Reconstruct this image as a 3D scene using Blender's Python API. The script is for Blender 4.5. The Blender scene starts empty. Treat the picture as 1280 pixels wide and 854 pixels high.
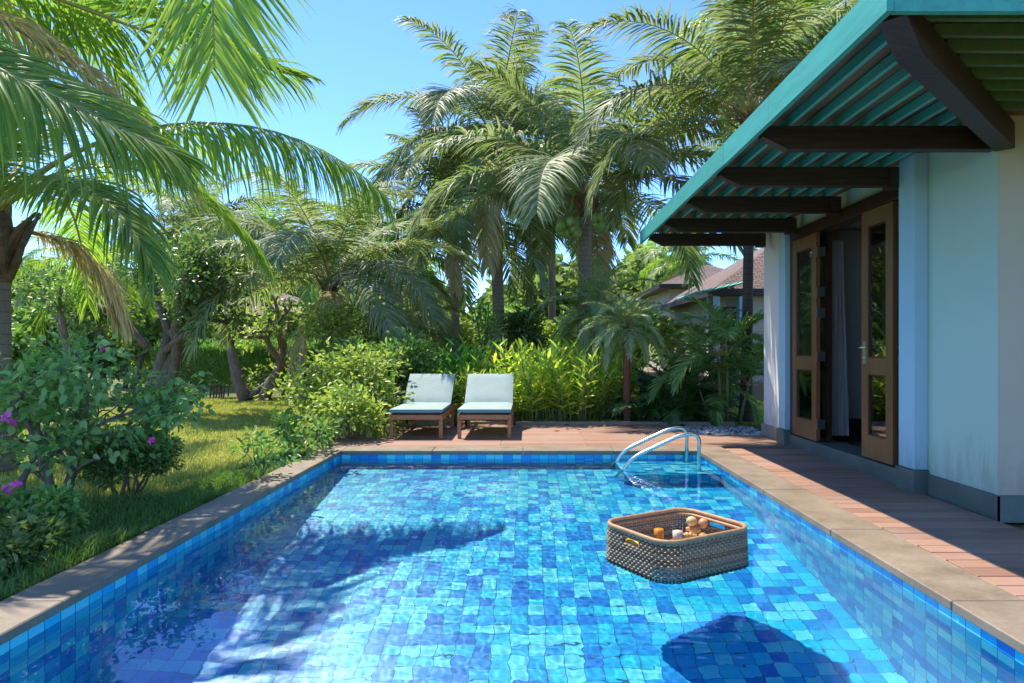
import bpy, math, random
import numpy as np
from mathutils import Vector, Matrix
R = math.radians
scene = bpy.context.scene
col = scene.collection

# ------------------------------------------------------------------ camera
CAM_H = 1.2
cam_d = bpy.data.cameras.new("camera")
cam = bpy.data.objects.new("camera", cam_d)
col.objects.link(cam)
cam.location = (0, 0, CAM_H)
cam.rotation_euler = (R(90), 0, 0)
cam_d.sensor_width = 36
cam_d.lens = 24
cam_d.shift_x = -20 / 1280
cam_d.shift_y = 10 / 1280
cam_d.clip_end = 3000
scene.camera = cam

# ------------------------------------------------------------------ sky and sun
SUN_TO = Vector((-0.37, 0.40, 1.0)).normalized()
elev = math.asin(SUN_TO.z)
azim = math.atan2(SUN_TO.x, SUN_TO.y)
world = bpy.data.worlds.new("World")
scene.world = world
world.use_nodes = True
wn, wl = world.node_tree.nodes, world.node_tree.links
wn.clear()
wo = wn.new("ShaderNodeOutputWorld")
wb = wn.new("ShaderNodeBackground")
sk = wn.new("ShaderNodeTexSky")
sk.sky_type = 'NISHITA'
sk.sun_disc = False
sk.sun_elevation = elev
sk.sun_rotation = azim
sk.air_density = 0.8
sk.dust_density = 0.0
sk.altitude = 1500
sk.ozone_density = 8.0
hs = wn.new("ShaderNodeHueSaturation")
hs.inputs["Hue"].default_value = 0.507
hs.inputs["Saturation"].default_value = 1.08
wl.new(sk.outputs[0], hs.inputs["Color"])
wl.new(hs.outputs[0], wb.inputs[0])
wl.new(wb.outputs[0], wo.inputs[0])
wb.inputs[1].default_value = 0.15
sun_d = bpy.data.lights.new("sun", 'SUN')
sun_d.energy = 2.5
sun_d.angle = R(0.5)
sun_d.color = (1.0, 0.93, 0.81)
sun = bpy.data.objects.new("sun", sun_d)
col.objects.link(sun)
sun.rotation_euler = SUN_TO.to_track_quat('Z', 'Y').to_euler()
sun_d.cycles.is_caustics_light = True

scene.view_settings.view_transform = 'Standard'
scene.view_settings.look = 'None'
scene.view_settings.gamma = 1
scene.view_settings.use_curve_mapping = False
scene.view_settings.exposure = 1.64
cy = scene.cycles
cy.max_bounces = 10
cy.diffuse_bounces = 4
cy.glossy_bounces = 4
cy.transmission_bounces = 6
cy.transparent_max_bounces = 8
cy.caustics_reflective = False
cy.caustics_refractive = True
cy.blur_glossy = 0.5
cy.sample_clamp_indirect = 4
cy.use_denoising = True
cy.use_adaptive_sampling = True
cy.adaptive_threshold = 0.01

# ------------------------------------------------------------------ helpers
def P(px, py, Y):
    """point seen at pixel (px, py) of the 1280 x 854 photograph at depth Y"""
    return Vector(((px - 660) * Y / 853, Y, CAM_H - (py - 437) * Y / 853))

def tag(o, label=None, cat=None, group=None, kind=None):
    if label: o["label"] = label
    if cat: o["category"] = cat
    if group: o["group"] = group
    if kind: o["kind"] = kind
    return o

def empty(name, loc, label=None, cat=None, group=None, rz=0):
    o = bpy.data.objects.new(name, None)
    o.empty_display_size = 0.1
    col.objects.link(o)
    o.location = loc
    o.rotation_euler = (0, 0, rz)
    return tag(o, label, cat, group)

def origin_of(o):
    p = Vector((0, 0, 0))
    while o is not None:
        p += o.location
        o = o.parent
    return p

def np_mesh(name, V, F, mats=(), mi=None, smooth=False):
    """V (n,3) array, F list of (m,k) arrays of constant k"""
    me = bpy.data.meshes.new(name)
    V = np.asarray(V, dtype=np.float32)
    me.vertices.add(len(V))
    me.vertices.foreach_set("co", V.ravel())
    if not isinstance(F, (list, tuple)): F = [F]
    F = [np.asarray(f, dtype=np.int32) for f in F if len(f)]
    nl = sum(f.size for f in F); nf = sum(len(f) for f in F)
    me.loops.add(nl); me.polygons.add(nf)
    me.loops.foreach_set("vertex_index", np.concatenate([f.ravel() for f in F]))
    tot = np.concatenate([np.full(len(f), f.shape[1], dtype=np.int32) for f in F])
    st = np.concatenate([[0], np.cumsum(tot)[:-1]]).astype(np.int32)
    me.polygons.foreach_set("loop_start", st)
    me.polygons.foreach_set("loop_total", tot)
    if mi is not None: me.polygons.foreach_set("material_index", np.asarray(mi, dtype=np.int32))
    if smooth: me.polygons.foreach_set("use_smooth", np.ones(nf, dtype=bool))
    for m in mats: me.materials.append(m)
    me.update(calc_edges=True)
    return me

def link(name, me, parent=None, loc=None):
    o = bpy.data.objects.new(name, me)
    col.objects.link(o)
    if parent is not None: o.parent = parent
    if loc is not None: o.location = loc
    return o

class MB:
    """collects boxes, prisms and tubes in world coordinates"""
    def __init__(s): s.v = []; s.f = []; s.m = []; s.sm = []
    def add(s, vs, fs, m=0, smooth=False):
        b = len(s.v)
        s.v += [tuple(v) for v in vs]
        for f in fs:
            s.f.append(tuple(b + i for i in f)); s.m.append(m); s.sm.append(smooth)
        return s
    def box(s, x0, x1, y0, y1, z0, z1, m=0, bev=0.0):
        if bev <= 0:
            vs = [(x, y, z) for z in (z0, z1) for y in (y0, y1) for x in (x0, x1)]
            return s.add(vs, [(0,2,3,1),(4,5,7,6),(0,1,5,4),(1,3,7,5),(3,2,6,7),(2,0,4,6)], m)
        b = bev                                            # chamfered box: 24 vertices
        vs = []; idx = {}
        for ax in range(3):
            for sx in (0, 1):
                for sy in (0, 1):
                    for sz in (0, 1):
                        p = []
                        for k, (lo, hi, sg) in enumerate(((x0,x1,sx),(y0,y1,sy),(z0,z1,sz))):
                            e = hi if sg else lo
                            if k != ax: e += -b if sg else b
                            p.append(e)
                        idx[(ax, sx, sy, sz)] = len(vs); vs.append(tuple(p))
        fs = []
        I = lambda a, x, y, z: idx[(a, x, y, z)]
        for t in (0, 1):
            q = [I(0,t,0,0), I(0,t,1,0), I(0,t,1,1), I(0,t,0,1)]; fs.append(q if t else q[::-1])
            q = [I(1,0,t,0), I(1,0,t,1), I(1,1,t,1), I(1,1,t,0)]; fs.append(q if t else q[::-1])
            q = [I(2,0,0,t), I(2,1,0,t), I(2,1,1,t), I(2,0,1,t)]; fs.append(q if t else q[::-1])
        for a in (0, 1):
            for b2 in (0, 1):
                q = [I(0,a,b2,0), I(0,a,b2,1), I(1,a,b2,1), I(1,a,b2,0)]; fs.append(q if a != b2 else q[::-1])
                q = [I(0,a,0,b2), I(0,a,1,b2), I(2,a,1,b2), I(2,a,0,b2)]; fs.append(q if a == b2 else q[::-1])
                q = [I(1,0,a,b2), I(1,1,a,b2), I(2,1,a,b2), I(2,0,a,b2)]; fs.append(q if a != b2 else q[::-1])
        for sx in (0, 1):
            for sy in (0, 1):
                for sz in (0, 1):
                    q = [I(0,sx,sy,sz), I(1,sx,sy,sz), I(2,sx,sy,sz)]
                    fs.append(q if (sx + sy + sz) % 2 else q[::-1])
        return s.add(vs, fs, m)
    def obox(s, c, ax, ay, az, m=0):
        """oriented box from centre and three half-axis vectors"""
        c, ax, ay, az = map(Vector, (c, ax, ay, az))
        vs = [c + ax * x + ay * y + az * z for z in (-1, 1) for y in (-1, 1) for x in (-1, 1)]
        return s.add(vs, [(0,2,3,1),(4,5,7,6),(0,1,5,4),(1,3,7,5),(3,2,6,7),(2,0,4,6)], m)
    def prism(s, poly, a, b, axis=1, m=0):
        """extrude polygon (2D) along axis from a to b; 2D coords are the two other axes in order"""
        n = len(poly)
        def mk(p, t):
            q = [p[0], p[1]]; q.insert(axis, t); return tuple(q)
        vs = [mk(p, a) for p in poly] + [mk(p, b) for p in poly]
        fs = [tuple(range(n))[::-1], tuple(range(n, 2 * n))]
        fs += [(i, (i + 1) % n, n + (i + 1) % n, n + i) for i in range(n)]
        return s.add(vs, fs, m)
    def tube(s, pts, rad, n=8, m=0, caps=True, closed=False, smooth=True):
        pts = [Vector(p) for p in pts]; N = len(pts)
        if not hasattr(rad, '__len__'): rad = [rad] * N
        up = None; vs = []
        for i, p in enumerate(pts):
            if closed: d = pts[(i + 1) % N] - pts[i - 1]
            else: d = pts[min(i + 1, N - 1)] - pts[max(i - 1, 0)]
            if d.length < 1e-9: d = Vector((0, 0, 1))
            d.normalize()
            if up is None:
                up = Vector((0, 0, 1)) if abs(d.z) < 0.9 else Vector((1, 0, 0))
            a = d.cross(up)
            if a.length < 1e-6: a = d.cross(Vector((0.3, 1, 0.2)))
            a.normalize(); b = a.cross(d).normalized(); up = b
            for k in range(n):
                t = 2 * math.pi * k / n
                vs.append(p + (a * math.cos(t) + b * math.sin(t)) * rad[i])
        fs = []
        for i in range(N if closed else N - 1):
            j = (i + 1) % N
            for k in range(n):
                k2 = (k + 1) % n
                fs.append((i*n+k, i*n+k2, j*n+k2, j*n+k))
        s.add(vs, fs, m, smooth)
        if caps and not closed:
            b = len(s.v) - len(vs)
            s.f.append(tuple(b + k for k in range(n))[::-1]); s.m.append(m); s.sm.append(False)
            s.f.append(tuple(b + (N-1)*n + k for k in range(n))); s.m.append(m); s.sm.append(False)
        return s
    def lathe(s, c, prof, n=20, m=0, smooth=True, sx=1, sy=1):
        """prof: list of (r, z) from bottom to top about vertical axis at c"""
        c = Vector(c); vs = []
        for r, z in prof:
            for k in range(n):
                t = 2 * math.pi * k / n
                vs.append(c + Vector((r * math.cos(t) * sx, r * math.sin(t) * sy, z)))
        fs = []
        for i in range(len(prof) - 1):
            for k in range(n):
                k2 = (k + 1) % n
                fs.append((i*n+k, i*n+k2, (i+1)*n+k2, (i+1)*n+k))
        s.add(vs, fs, m, smooth)
        b = len(s.v) - len(vs)
        s.f.append(tuple(b + k for k in range(n))[::-1]); s.m.append(m); s.sm.append(False)
        s.f.append(tuple(b + (len(prof)-1)*n + k for k in range(n))); s.m.append(m); s.sm.append(False)
        return s
    def ellipsoid(s, c, r, n=14, k=9, m=0, rz=0, jitter=0, rnd=None):
        c = Vector(c); vs = []; fs = []
        M = Matrix.Rotation(rz, 3, 'Z')
        vs.append(c + Vector((0, 0, -r[2])))
        for i in range(1, k):
            ph = -math.pi / 2 + math.pi * i / k
            for j in range(n):
                t = 2 * math.pi * j / n
                f = 1 + (rnd.uniform(-jitter, jitter) if rnd else 0)
                vs.append(c + M @ Vector((r[0]*math.cos(ph)*math.cos(t)*f, r[1]*math.cos(ph)*math.sin(t)*f, r[2]*math.sin(ph)*f)))
        vs.append(c + Vector((0, 0, r[2])))
        for j in range(n):
            fs.append((0, 1 + (j+1) % n, 1 + j))
            fs.append((len(vs)-1, 1 + (k-2)*n + j, 1 + (k-2)*n + (j+1) % n))
        for i in range(k - 2):
            for j in range(n):
                a = 1 + i*n; b = a + n
                fs.append((a+j, a+(j+1) % n, b+(j+1) % n, b+j))
        return s.add(vs, fs, m, True)
    def build(s, name, mat, parent=None, loc=None):
        me = bpy.data.meshes.new(name)
        o0 = origin_of(parent) if parent is not None else Vector(loc or (0, 0, 0))
        me.from_pydata([(v[0]-o0.x, v[1]-o0.y, v[2]-o0.z) for v in s.v], [], s.f)
        for mm in (mat if isinstance(mat, (list, tuple)) else [mat]): me.materials.append(mm)
        me.polygons.foreach_set("material_index", s.m)
        me.polygons.foreach_set("use_smooth", s.sm)
        me.update()
        return link(name, me, parent, None if parent is not None else o0)

def set_uv(o, fn):
    """uv in metres from vertex coordinate and face normal"""
    me = o.data
    uv = me.uv_layers.new(name="uv")
    for p in me.polygons:
        for li in p.loop_indices:
            uv.data[li].uv = fn(me.vertices[me.loops[li].vertex_index].co, p.normal)

# ------------------------------------------------------------------ materials
class NT:
    def __init__(s, name):
        s.mat = bpy.data.materials.new(name)
        s.mat.use_nodes = True
        s.t = s.mat.node_tree; s.n = s.t.nodes; s.l = s.t.links
        s.n.clear()
        s.out = s.n.new("ShaderNodeOutputMaterial")
    def __call__(s, typ, ins=None, **kw):
        nd = s.n.new("ShaderNode" + typ)
        for k, v in kw.items(): setattr(nd, k, v)
        for k, v in (ins or {}).items():
            if isinstance(v, bpy.types.NodeSocket): s.l.new(v, nd.inputs[k])
            else: nd.inputs[k].default_value = v
        return nd
    def ramp(s, fac, stops, interp='LINEAR'):
        nd = s.n.new("ShaderNodeValToRGB"); cr = nd.color_ramp; cr.interpolation = interp
        while len(cr.elements) > 1: cr.elements.remove(cr.elements[-1])
        for i, (p, c) in enumerate(stops):
            e = cr.elements[0] if i == 0 else cr.elements.new(p)
            e.position = p; e.color = (*c, 1) if len(c) == 3 else c
        s.l.new(fac, nd.inputs[0]); return nd.outputs[0]
    def mix(s, fac, a, b, blend='MIX'):
        nd = s.n.new("ShaderNodeMix"); nd.data_type = 'RGBA'; nd.blend_type = blend
        for sock, v in ((nd.inputs[0], fac), (nd.inputs[6], a), (nd.inputs[7], b)):
            if isinstance(v, bpy.types.NodeSocket): s.l.new(v, sock)
            else: sock.default_value = v if not isinstance(v, tuple) or len(v) == 4 else (*v, 1)
        return nd.outputs[2]
    def math(s, op, a, b=0.0):
        nd = s.n.new("ShaderNodeMath"); nd.operation = op
        for sock, v in ((nd.inputs[0], a), (nd.inputs[1], b)):
            if isinstance(v, bpy.types.NodeSocket): s.l.new(v, sock)
            else: sock.default_value = v
        return nd.outputs[0]
    def done(s, sock): s.l.new(sock, s.out.inputs[0]); return s.mat
    def pbr(s, color, rough=0.6, bump=None, bstr=0.3, bdist=0.01, **kw):
        b = s.n.new("ShaderNodeBsdfPrincipled")
        for nm, v in (("Base Color", color), ("Roughness", rough)):
            if isinstance(v, bpy.types.NodeSocket): s.l.new(v, b.inputs[nm])
            else: b.inputs[nm].default_value = v if not isinstance(v, tuple) or len(v) == 4 else (*v, 1)
        for k, v in kw.items(): b.inputs[k.replace("_", " ")].default_value = v
        if bump is not None:
            bp = s("Bump", {"Strength": bstr, "Distance": bdist, "Height": bump})
            s.l.new(bp.outputs[0], b.inputs["Normal"])
        return s.done(b.outputs[0])

def obj_co(t): return t("TexCoord").outputs["Object"]
def scaled(t, co, sc):
    m = t("Mapping", {"Vector": co}); m.inputs["Scale"].default_value = sc; return m.outputs[0]
def noise(t, co, scale, detail=4, rough=0.6):
    return t("TexNoise", {"Vector": co, "Scale": scale, "Detail": detail, "Roughness": rough}).outputs[0]

def mat_plain(name, c, rough=0.5, var=0.12, nscale=6, bump=0.1, bscale=60, **kw):
    t = NT(name); co = obj_co(t)
    n = noise(t, co, nscale)
    lo = tuple(x * (1 - var) for x in c); hi = tuple(min(1, x * (1 + var)) for x in c)
    return t.pbr(t.ramp(n, [(0.3, lo), (0.7, hi)]), rough, noise(t, co, bscale, 3), bump, 0.004, **kw)

def mat_wood(name, dark, light, rough=0.5, axis='X', scale=1.0, spec=0.4):
    t = NT(name); co = obj_co(t)
    sc = {'X': (1.2, 22, 22), 'Y': (22, 1.2, 22), 'Z': (22, 22, 1.2)}[axis]
    sc = tuple(x * scale for x in sc)
    n = noise(t, scaled(t, co, sc), 2.0, 6, 0.65)
    n2 = noise(t, co, 2.5, 3)
    c = t.mix(t.math('MULTIPLY', n2, 0.5), t.ramp(n, [(0.3, dark), (0.72, light)]), dark)
    return t.pbr(c, rough, n, 0.35, 0.004, **{"Specular_IOR_Level": spec})

LEAF_GAIN = 1.95
def mat_leaf(name, cols, trans=0.35, gloss=0.07, rough=0.4, tint=None):
    """cols: list of leaf colours picked per leaf (mesh island), varied per object"""
    t = NT(name)
    rnd = t("NewGeometry").outputs["Random Per Island"]
    orn = t("ObjectInfo").outputs["Random"]
    n = len(cols)
    c = t.ramp(rnd, [(i / max(1, n - 1), tuple(min(.8, v * LEAF_GAIN) for v in cc)) for i, cc in enumerate(cols)])
    hsv = t("HueSaturation", {"Color": c, "Value": t.math('ADD', t.math('MULTIPLY', orn, 0.36), 0.82)})
    hsv.inputs["Saturation"].default_value = 0.94
    c = hsv.outputs[0]
    tc = t.mix(0.55, c, (0.55, 0.75, 0.06) if tint is None else tint, 'SOFT_LIGHT')
    tc = t("HueSaturation", {"Color": tc, "Value": 1.5, "Saturation": 0.98}).outputs[0]
    d = t("BsdfDiffuse", {"Color": c}); tr = t("BsdfTranslucent", {"Color": tc})
    m = t("MixShader", {0: trans, 1: d.outputs[0], 2: tr.outputs[0]})
    g = t("BsdfGlossy", {"Color": (1, 1, 1, 1), "Roughness": rough})
    lw_ = t("LayerWeight", {"Blend": 0.5})
    f2 = t.math('ADD', t.math('MULTIPLY', t.math('POWER', lw_.outputs[1], 3.0), gloss * 1.8), gloss * .22)
    m2 = t("MixShader", {0: f2, 1: m.outputs[0], 2: g.outputs[0]})
    return t.done(m2.outputs[0])
# ------------------------------------------------------------------ pool, coping, water
PX0, PX1, PY0, PY1 = -2.24, 2.04, 1.0, 8.12
WZ = -0.10
FLOOR_N, FLOOR_F = -1.72, -0.55

def mat_tile():
    t = NT("pool_tile")
    uv = t("UVMap").outputs[0]
    S = 0.107
    w = noise(t, scaled(t, uv, (1, 1, 1)), 9, 2)
    wob = t("VectorMath", {0: t("TexNoise", {"Vector": uv, "Scale": 5.0, "Detail": 1.0}).outputs["Color"], 1: (0.5, 0.5, 0.5)}, operation='SUBTRACT').outputs[0]
    uvw = t("VectorMath", {0: wob, 1: (0.006, 0.006, 0)}, operation='MULTIPLY').outputs[0]
    uvw = t("VectorMath", {0: uv, 1: uvw}, operation='ADD').outputs[0]
    cell = t("VectorMath", {0: uvw, 1: (1 / S, 1 / S, 1)}, operation='MULTIPLY').outputs[0]
    fl = t("VectorMath", {0: cell}, operation='FLOOR').outputs[0]
    fr = t("VectorMath", {0: cell}, operation='FRACTION').outputs[0]
    wn_ = t("TexWhiteNoise", {"Vector": fl}, noise_dimensions='3D')
    c = t.ramp(wn_.outputs[0], [(0.0, (0.006, 0.20, 0.60)), (0.11, (0.008, 0.28, 0.68)), (0.28, (0.012, 0.41, 0.76)),
                                 (0.50, (0.02, 0.54, 0.79)), (0.76, (0.12, 0.70, 0.82))], 'CONSTANT')
    caustic_mott = noise(t, uv, 46, 5, 0.75)  # fine caustic light texture painted into the tile colour as mottling
    c = t.mix(0.5, c, t.ramp(caustic_mott, [(0.3, (0.35, 0.4, 0.45)), (0.72, (0.75, 0.78, 0.72))]), 'OVERLAY')
    sx = t("SeparateXYZ", {0: fr})
    def edge(s):
        a = t.math('ABSOLUTE', t.math('SUBTRACT', s, 0.5))
        return t.math('GREATER_THAN', a, 0.478)
    e = t.math('MAXIMUM', edge(sx.outputs[0]), edge(sx.outputs[1]))
    c = t.mix(e, c, (0.02, 0.13, 0.27))
    return t.pbr(c, 0.25, t.math('SUBTRACT', t.math('MULTIPLY', caustic_mott, 0.15), e), 0.3, 0.003)
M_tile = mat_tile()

def pool_part(name, quads, uvf, parent):
    b = MB()
    for q in quads: b.add(q, [(0, 1, 2, 3)])
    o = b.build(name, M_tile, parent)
    set_uv(o, uvf)
    o.cycles.is_caustics_receiver = True
    return o
basin = tag(empty("pool_basin", (0, 0, 0)), "blue mosaic tiled swimming pool basin with a submerged corner step", "pool", kind="structure")
fz = lambda y: FLOOR_N + (FLOOR_F - FLOOR_N) * (y - PY0) / (PY1 - PY0)
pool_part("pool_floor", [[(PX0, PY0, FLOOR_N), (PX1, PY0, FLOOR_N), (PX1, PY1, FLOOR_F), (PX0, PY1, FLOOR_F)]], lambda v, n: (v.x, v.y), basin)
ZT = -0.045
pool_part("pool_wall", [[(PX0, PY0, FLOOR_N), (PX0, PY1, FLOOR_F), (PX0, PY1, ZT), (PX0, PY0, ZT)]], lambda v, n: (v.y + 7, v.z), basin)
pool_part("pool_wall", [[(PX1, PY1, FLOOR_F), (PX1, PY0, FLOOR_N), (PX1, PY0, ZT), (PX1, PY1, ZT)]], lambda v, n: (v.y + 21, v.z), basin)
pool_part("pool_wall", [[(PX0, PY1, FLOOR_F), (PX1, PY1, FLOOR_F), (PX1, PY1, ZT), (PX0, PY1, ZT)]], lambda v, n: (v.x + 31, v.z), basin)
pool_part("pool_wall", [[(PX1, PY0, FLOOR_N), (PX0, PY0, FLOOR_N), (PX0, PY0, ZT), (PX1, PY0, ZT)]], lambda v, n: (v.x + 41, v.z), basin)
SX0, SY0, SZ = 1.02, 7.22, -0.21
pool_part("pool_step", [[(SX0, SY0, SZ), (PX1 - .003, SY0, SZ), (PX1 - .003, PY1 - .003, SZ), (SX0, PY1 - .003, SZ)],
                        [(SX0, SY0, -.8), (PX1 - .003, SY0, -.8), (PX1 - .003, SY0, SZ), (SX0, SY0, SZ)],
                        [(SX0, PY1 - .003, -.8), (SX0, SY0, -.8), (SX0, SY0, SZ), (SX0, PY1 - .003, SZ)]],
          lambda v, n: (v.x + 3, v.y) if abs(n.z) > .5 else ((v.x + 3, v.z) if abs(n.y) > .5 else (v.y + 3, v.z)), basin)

# stone coping laid as slabs
def mat_stone():
    t = NT("coping_stone"); co = obj_co(t)
    n = noise(t, co, 3.2, 6, 0.65); n2 = noise(t, co, 40, 4, 0.7)
    rnd = t("NewGeometry").outputs["Random Per Island"]
    c = t.ramp(n, [(0.28, (0.185, 0.135, 0.082)), (0.5, (0.25, 0.188, 0.12)), (0.75, (0.32, 0.25, 0.17))])
    c = t.mix(0.35, c, t.ramp(n2, [(0.3, (0.3, 0.3, 0.3)), (0.7, (0.7, 0.7, 0.7))]), 'OVERLAY')
    c = t.mix(t.math('MULTIPLY', rnd, 0.28), c, (0.22, 0.17, 0.13))
    return t.pbr(c, t.ramp(n, [(0.3, (0.45,) * 3), (0.7, (0.7,) * 3)]), n2, 0.25, 0.004)
M_stone = mat_stone()
rr = random.Random(3)
cp = MB()
CT = -0.05
OV = 0.018
def slabs_y(x0, x1, y0, y1, L):
    y = y0
    while y < y1 - 0.05:
        e = min(y + L, y1)
        if y1 - e < 0.25: e = y1
        cp.box(x0, x1, y + .0015, e - .0015, CT, 0.0 + rr.uniform(-.001, .001), bev=0.006); y = e
def slabs_x(x0, x1, y0, y1, L):
    x = x0
    while x < x1 - 0.05:
        e = min(x + L, x1)
        if x1 - e < 0.25: e = x1
        cp.box(x + .0015, e - .0015, y0, y1, CT, 0.0 + rr.uniform(-.001, .001), bev=0.006); x = e
slabs_y(-2.52, PX0 + OV, 0.66, 8.46, 1.3)
slabs_y(PX1 - OV, 2.385, 0.66, 8.46, 1.3)
slabs_x(PX0 + OV + .003, PX1 - OV - .003, PY1 - OV, 8.46, 1.08)
slabs_x(PX0 + OV + .003, PX1 - OV - .003, 0.66, PY0 + OV, 1.08)
tag(cp.build("pool_coping", M_stone), "smooth brown stone coping around the pool", "coping", kind="structure")

# water sheet with real ripples
rng = np.random.default_rng(5)
nx, ny = 640, 1064
xs = np.linspace(PX0, PX1, nx); ys = np.linspace(PY0, PY1, ny)
X, Y = np.meshgrid(xs, ys)
Z = np.zeros_like(X)
for lam, a2, cnt in ((0.9, 0.04, 5), (0.42, 0.10, 8), (0.2, 0.28, 12), (0.11, 0.7, 18), (0.065, 1.15, 20), (0.042, 1.1, 20)):
    for i in range(cnt):
        l = lam * rng.uniform(0.75, 1.3); k = 2 * math.pi / l
        th = rng.uniform(0, 2 * math.pi)
        Z += (a2 / (k * k)) / math.sqrt(cnt) * np.sin(k * (X * math.cos(th) + Y * math.sin(th)) + rng.uniform(0, 6.28))
amp = 0.55 + 0.45 * np.sin(X * 0.9 + 1.3 * np.sin(Y * 0.7)) * np.sin(Y * 0.8 + X * 0.4)
Z = WZ + Z * np.clip(amp, 0.3, 1.0)
V = np.stack([X, Y, Z], -1).reshape(-1, 3)
I = np.arange(nx * ny).reshape(ny, nx)
F = np.stack([I[:-1, :-1], I[:-1, 1:], I[1:, 1:], I[1:, :-1]], -1).reshape(-1, 4)
t = NT("pool_water")
rf = t("BsdfRefraction", {"Color": (0.90, 0.975, 1.0, 1), "Roughness": 0.0, "IOR": 1.33})
gl = t("BsdfGlossy", {"Color": (1, 1, 1, 1), "Roughness": 0.02})
fre = t("Fresnel", {"IOR": 1.33})
mx = t("MixShader", {0: fre.outputs[0], 1: rf.outputs[0], 2: gl.outputs[0]})
M_water = t.done(mx.outputs[0])
water = link("pool_water", np_mesh("pool_water", V, F, [M_water], smooth=True))
tag(water, "clear rippled water filling the blue pool", "water", kind="structure")
water.cycles.is_caustics_caster = True
# ------------------------------------------------------------------ ground and deck
def mat_ground():
    t = NT("lawn_ground"); co = obj_co(t)
    n = noise(t, co, 0.9, 6, 0.65); n2 = noise(t, co, 22, 5, 0.7)
    c = t.ramp(n, [(0.3, (0.075, 0.10, 0.022)), (0.5, (0.13, 0.15, 0.035)), (0.7, (0.21, 0.18, 0.065))])
    c = t.mix(0.5, c, t.ramp(n2, [(0.3, (0.25, 0.25, 0.22)), (0.7, (0.75, 0.75, 0.7))]), 'OVERLAY')
    return t.pbr(c, 0.95, n2, 0.6, 0.03)
GZ = -0.06
g = MB()
def gq(x0, x1, y0, y1): g.add([(x0, y0, GZ), (x1, y0, GZ), (x1, y1, GZ), (x0, y1, GZ)], [(0, 1, 2, 3)])
gq(-900, -2.53, -900, 1800); gq(2.39, 900, -900, 1800); gq(-2.53, 2.39, 8.47, 1800); gq(-2.53, 2.39, -900, 0.65)
tag(g.build("ground", mat_ground()), "garden ground of lawn and soil", "ground", kind="structure")

def mat_deck():
    t = NT("deck_boards"); co = obj_co(t)
    rnd = t("NewGeometry").outputs["Random Per Island"]
    n = noise(t, scaled(t, co, (0.8, 16, 8)), 2.0, 6, 0.65); n2 = noise(t, co, 1.7, 4)
    c = t.ramp(rnd, [(0, (0.27, 0.14, 0.085)), (0.5, (0.34, 0.182, 0.115)), (1, (0.41, 0.23, 0.15))])
    c = t.mix(0.5, c, t.ramp(n, [(0.3, (0.32, 0.32, 0.32)), (0.7, (0.66, 0.66, 0.66))]), 'OVERLAY')
    c = t.mix(t.ramp(n2, [(.45, (0,) * 3), (.7, (.55,) * 3)]), c, (0.33, 0.255, 0.20))
    sy = t("SeparateXYZ", {0: co}).outputs[1]
    gr = t.math('SINE', t.math('MULTIPLY', sy, 2 * math.pi / 0.0178))
    return t.pbr(c, 0.6, t.math('ADD', t.math('MULTIPLY', gr, 0.35), n), 0.35, 0.004)
M_deck = mat_deck()
rr = random.Random(8)
dk = MB()
BW, GAP = 0.142, 0.007
y = -1.2
while y < 8.3:                                                     # short boards beside the pool
    a = rr.uniform(-.008, .008)
    dk.box(2.395 + a, 3.298, y, y + BW - GAP, -0.028, -0.004 + rr.uniform(-.0015, .0015), bev=0.003); y += BW
y = 8.468
k = 0
while y < 10.95:                                                   # long boards behind the pool
    xs_ = [-2.62, -0.35 if k % 2 else 0.75, 3.3 if y < 9.5 else 2.45 - (y - 9.5) * .28]
    for a, b in zip(xs_[:-1], xs_[1:]):
        dk.box(a + .002, b - .002, y, y + BW - GAP, -0.028, -0.004 + rr.uniform(-.0015, .0015), bev=0.003)
    y += BW; k += 1
for x in np.arange(2.45, 3.3, .2): dk.box(x, x + .05, -1.2, 8.3, -.058, -.03)
tag(dk.build("timber_deck", M_deck), "red brown grooved timber deck round the pool", "deck", kind="structure")
kb = MB()
kb.box(-2.6, 3.33, 10.97, 11.09, -0.05, 0.035, bev=.008)
tag(kb.build("garden_kerb", mat_plain("kerb_stone", (0.33, 0.25, 0.18), 0.8)), "low stone kerb between deck and planting", "kerb", kind="structure")

rl = random.Random(21)
t = NT("dry_leaf"); M_dry = t.pbr(t.ramp(t("ObjectInfo").outputs["Random"], [(0, (0.10, 0.06, 0.03)), (1, (0.30, 0.20, 0.08))]), .8)
for i in range(16):                                                # leaves blown on to the deck from the planting
    p = Vector((rl.uniform(-1.2, 2.4), 10.9 - abs(rl.gauss(0, .35)), .0)); l = rl.uniform(.035, .07); w_ = l * .28
    lb = MB(); lb.add([p + Vector(q) for q in ((-l, 0, .002), (-l * .3, w_, .012), (l * .5, w_ * .8, .014), (l, 0, .006), (l * .5, -w_ * .8, .014), (-l * .3, -w_, .012), (0, 0, .003))],
                      [(0, 1, 6), (1, 2, 6), (2, 3, 6), (3, 4, 6), (4, 5, 6), (5, 0, 6)])
    lo = lb.build("fallen_leaf", M_dry, None, p); lo.rotation_euler = (0, 0, rl.uniform(0, 6.28))
    tag(lo, "small dry leaf fallen on the back deck boards by the planting", "leaf", "dry leaves fallen on the deck")
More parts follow.
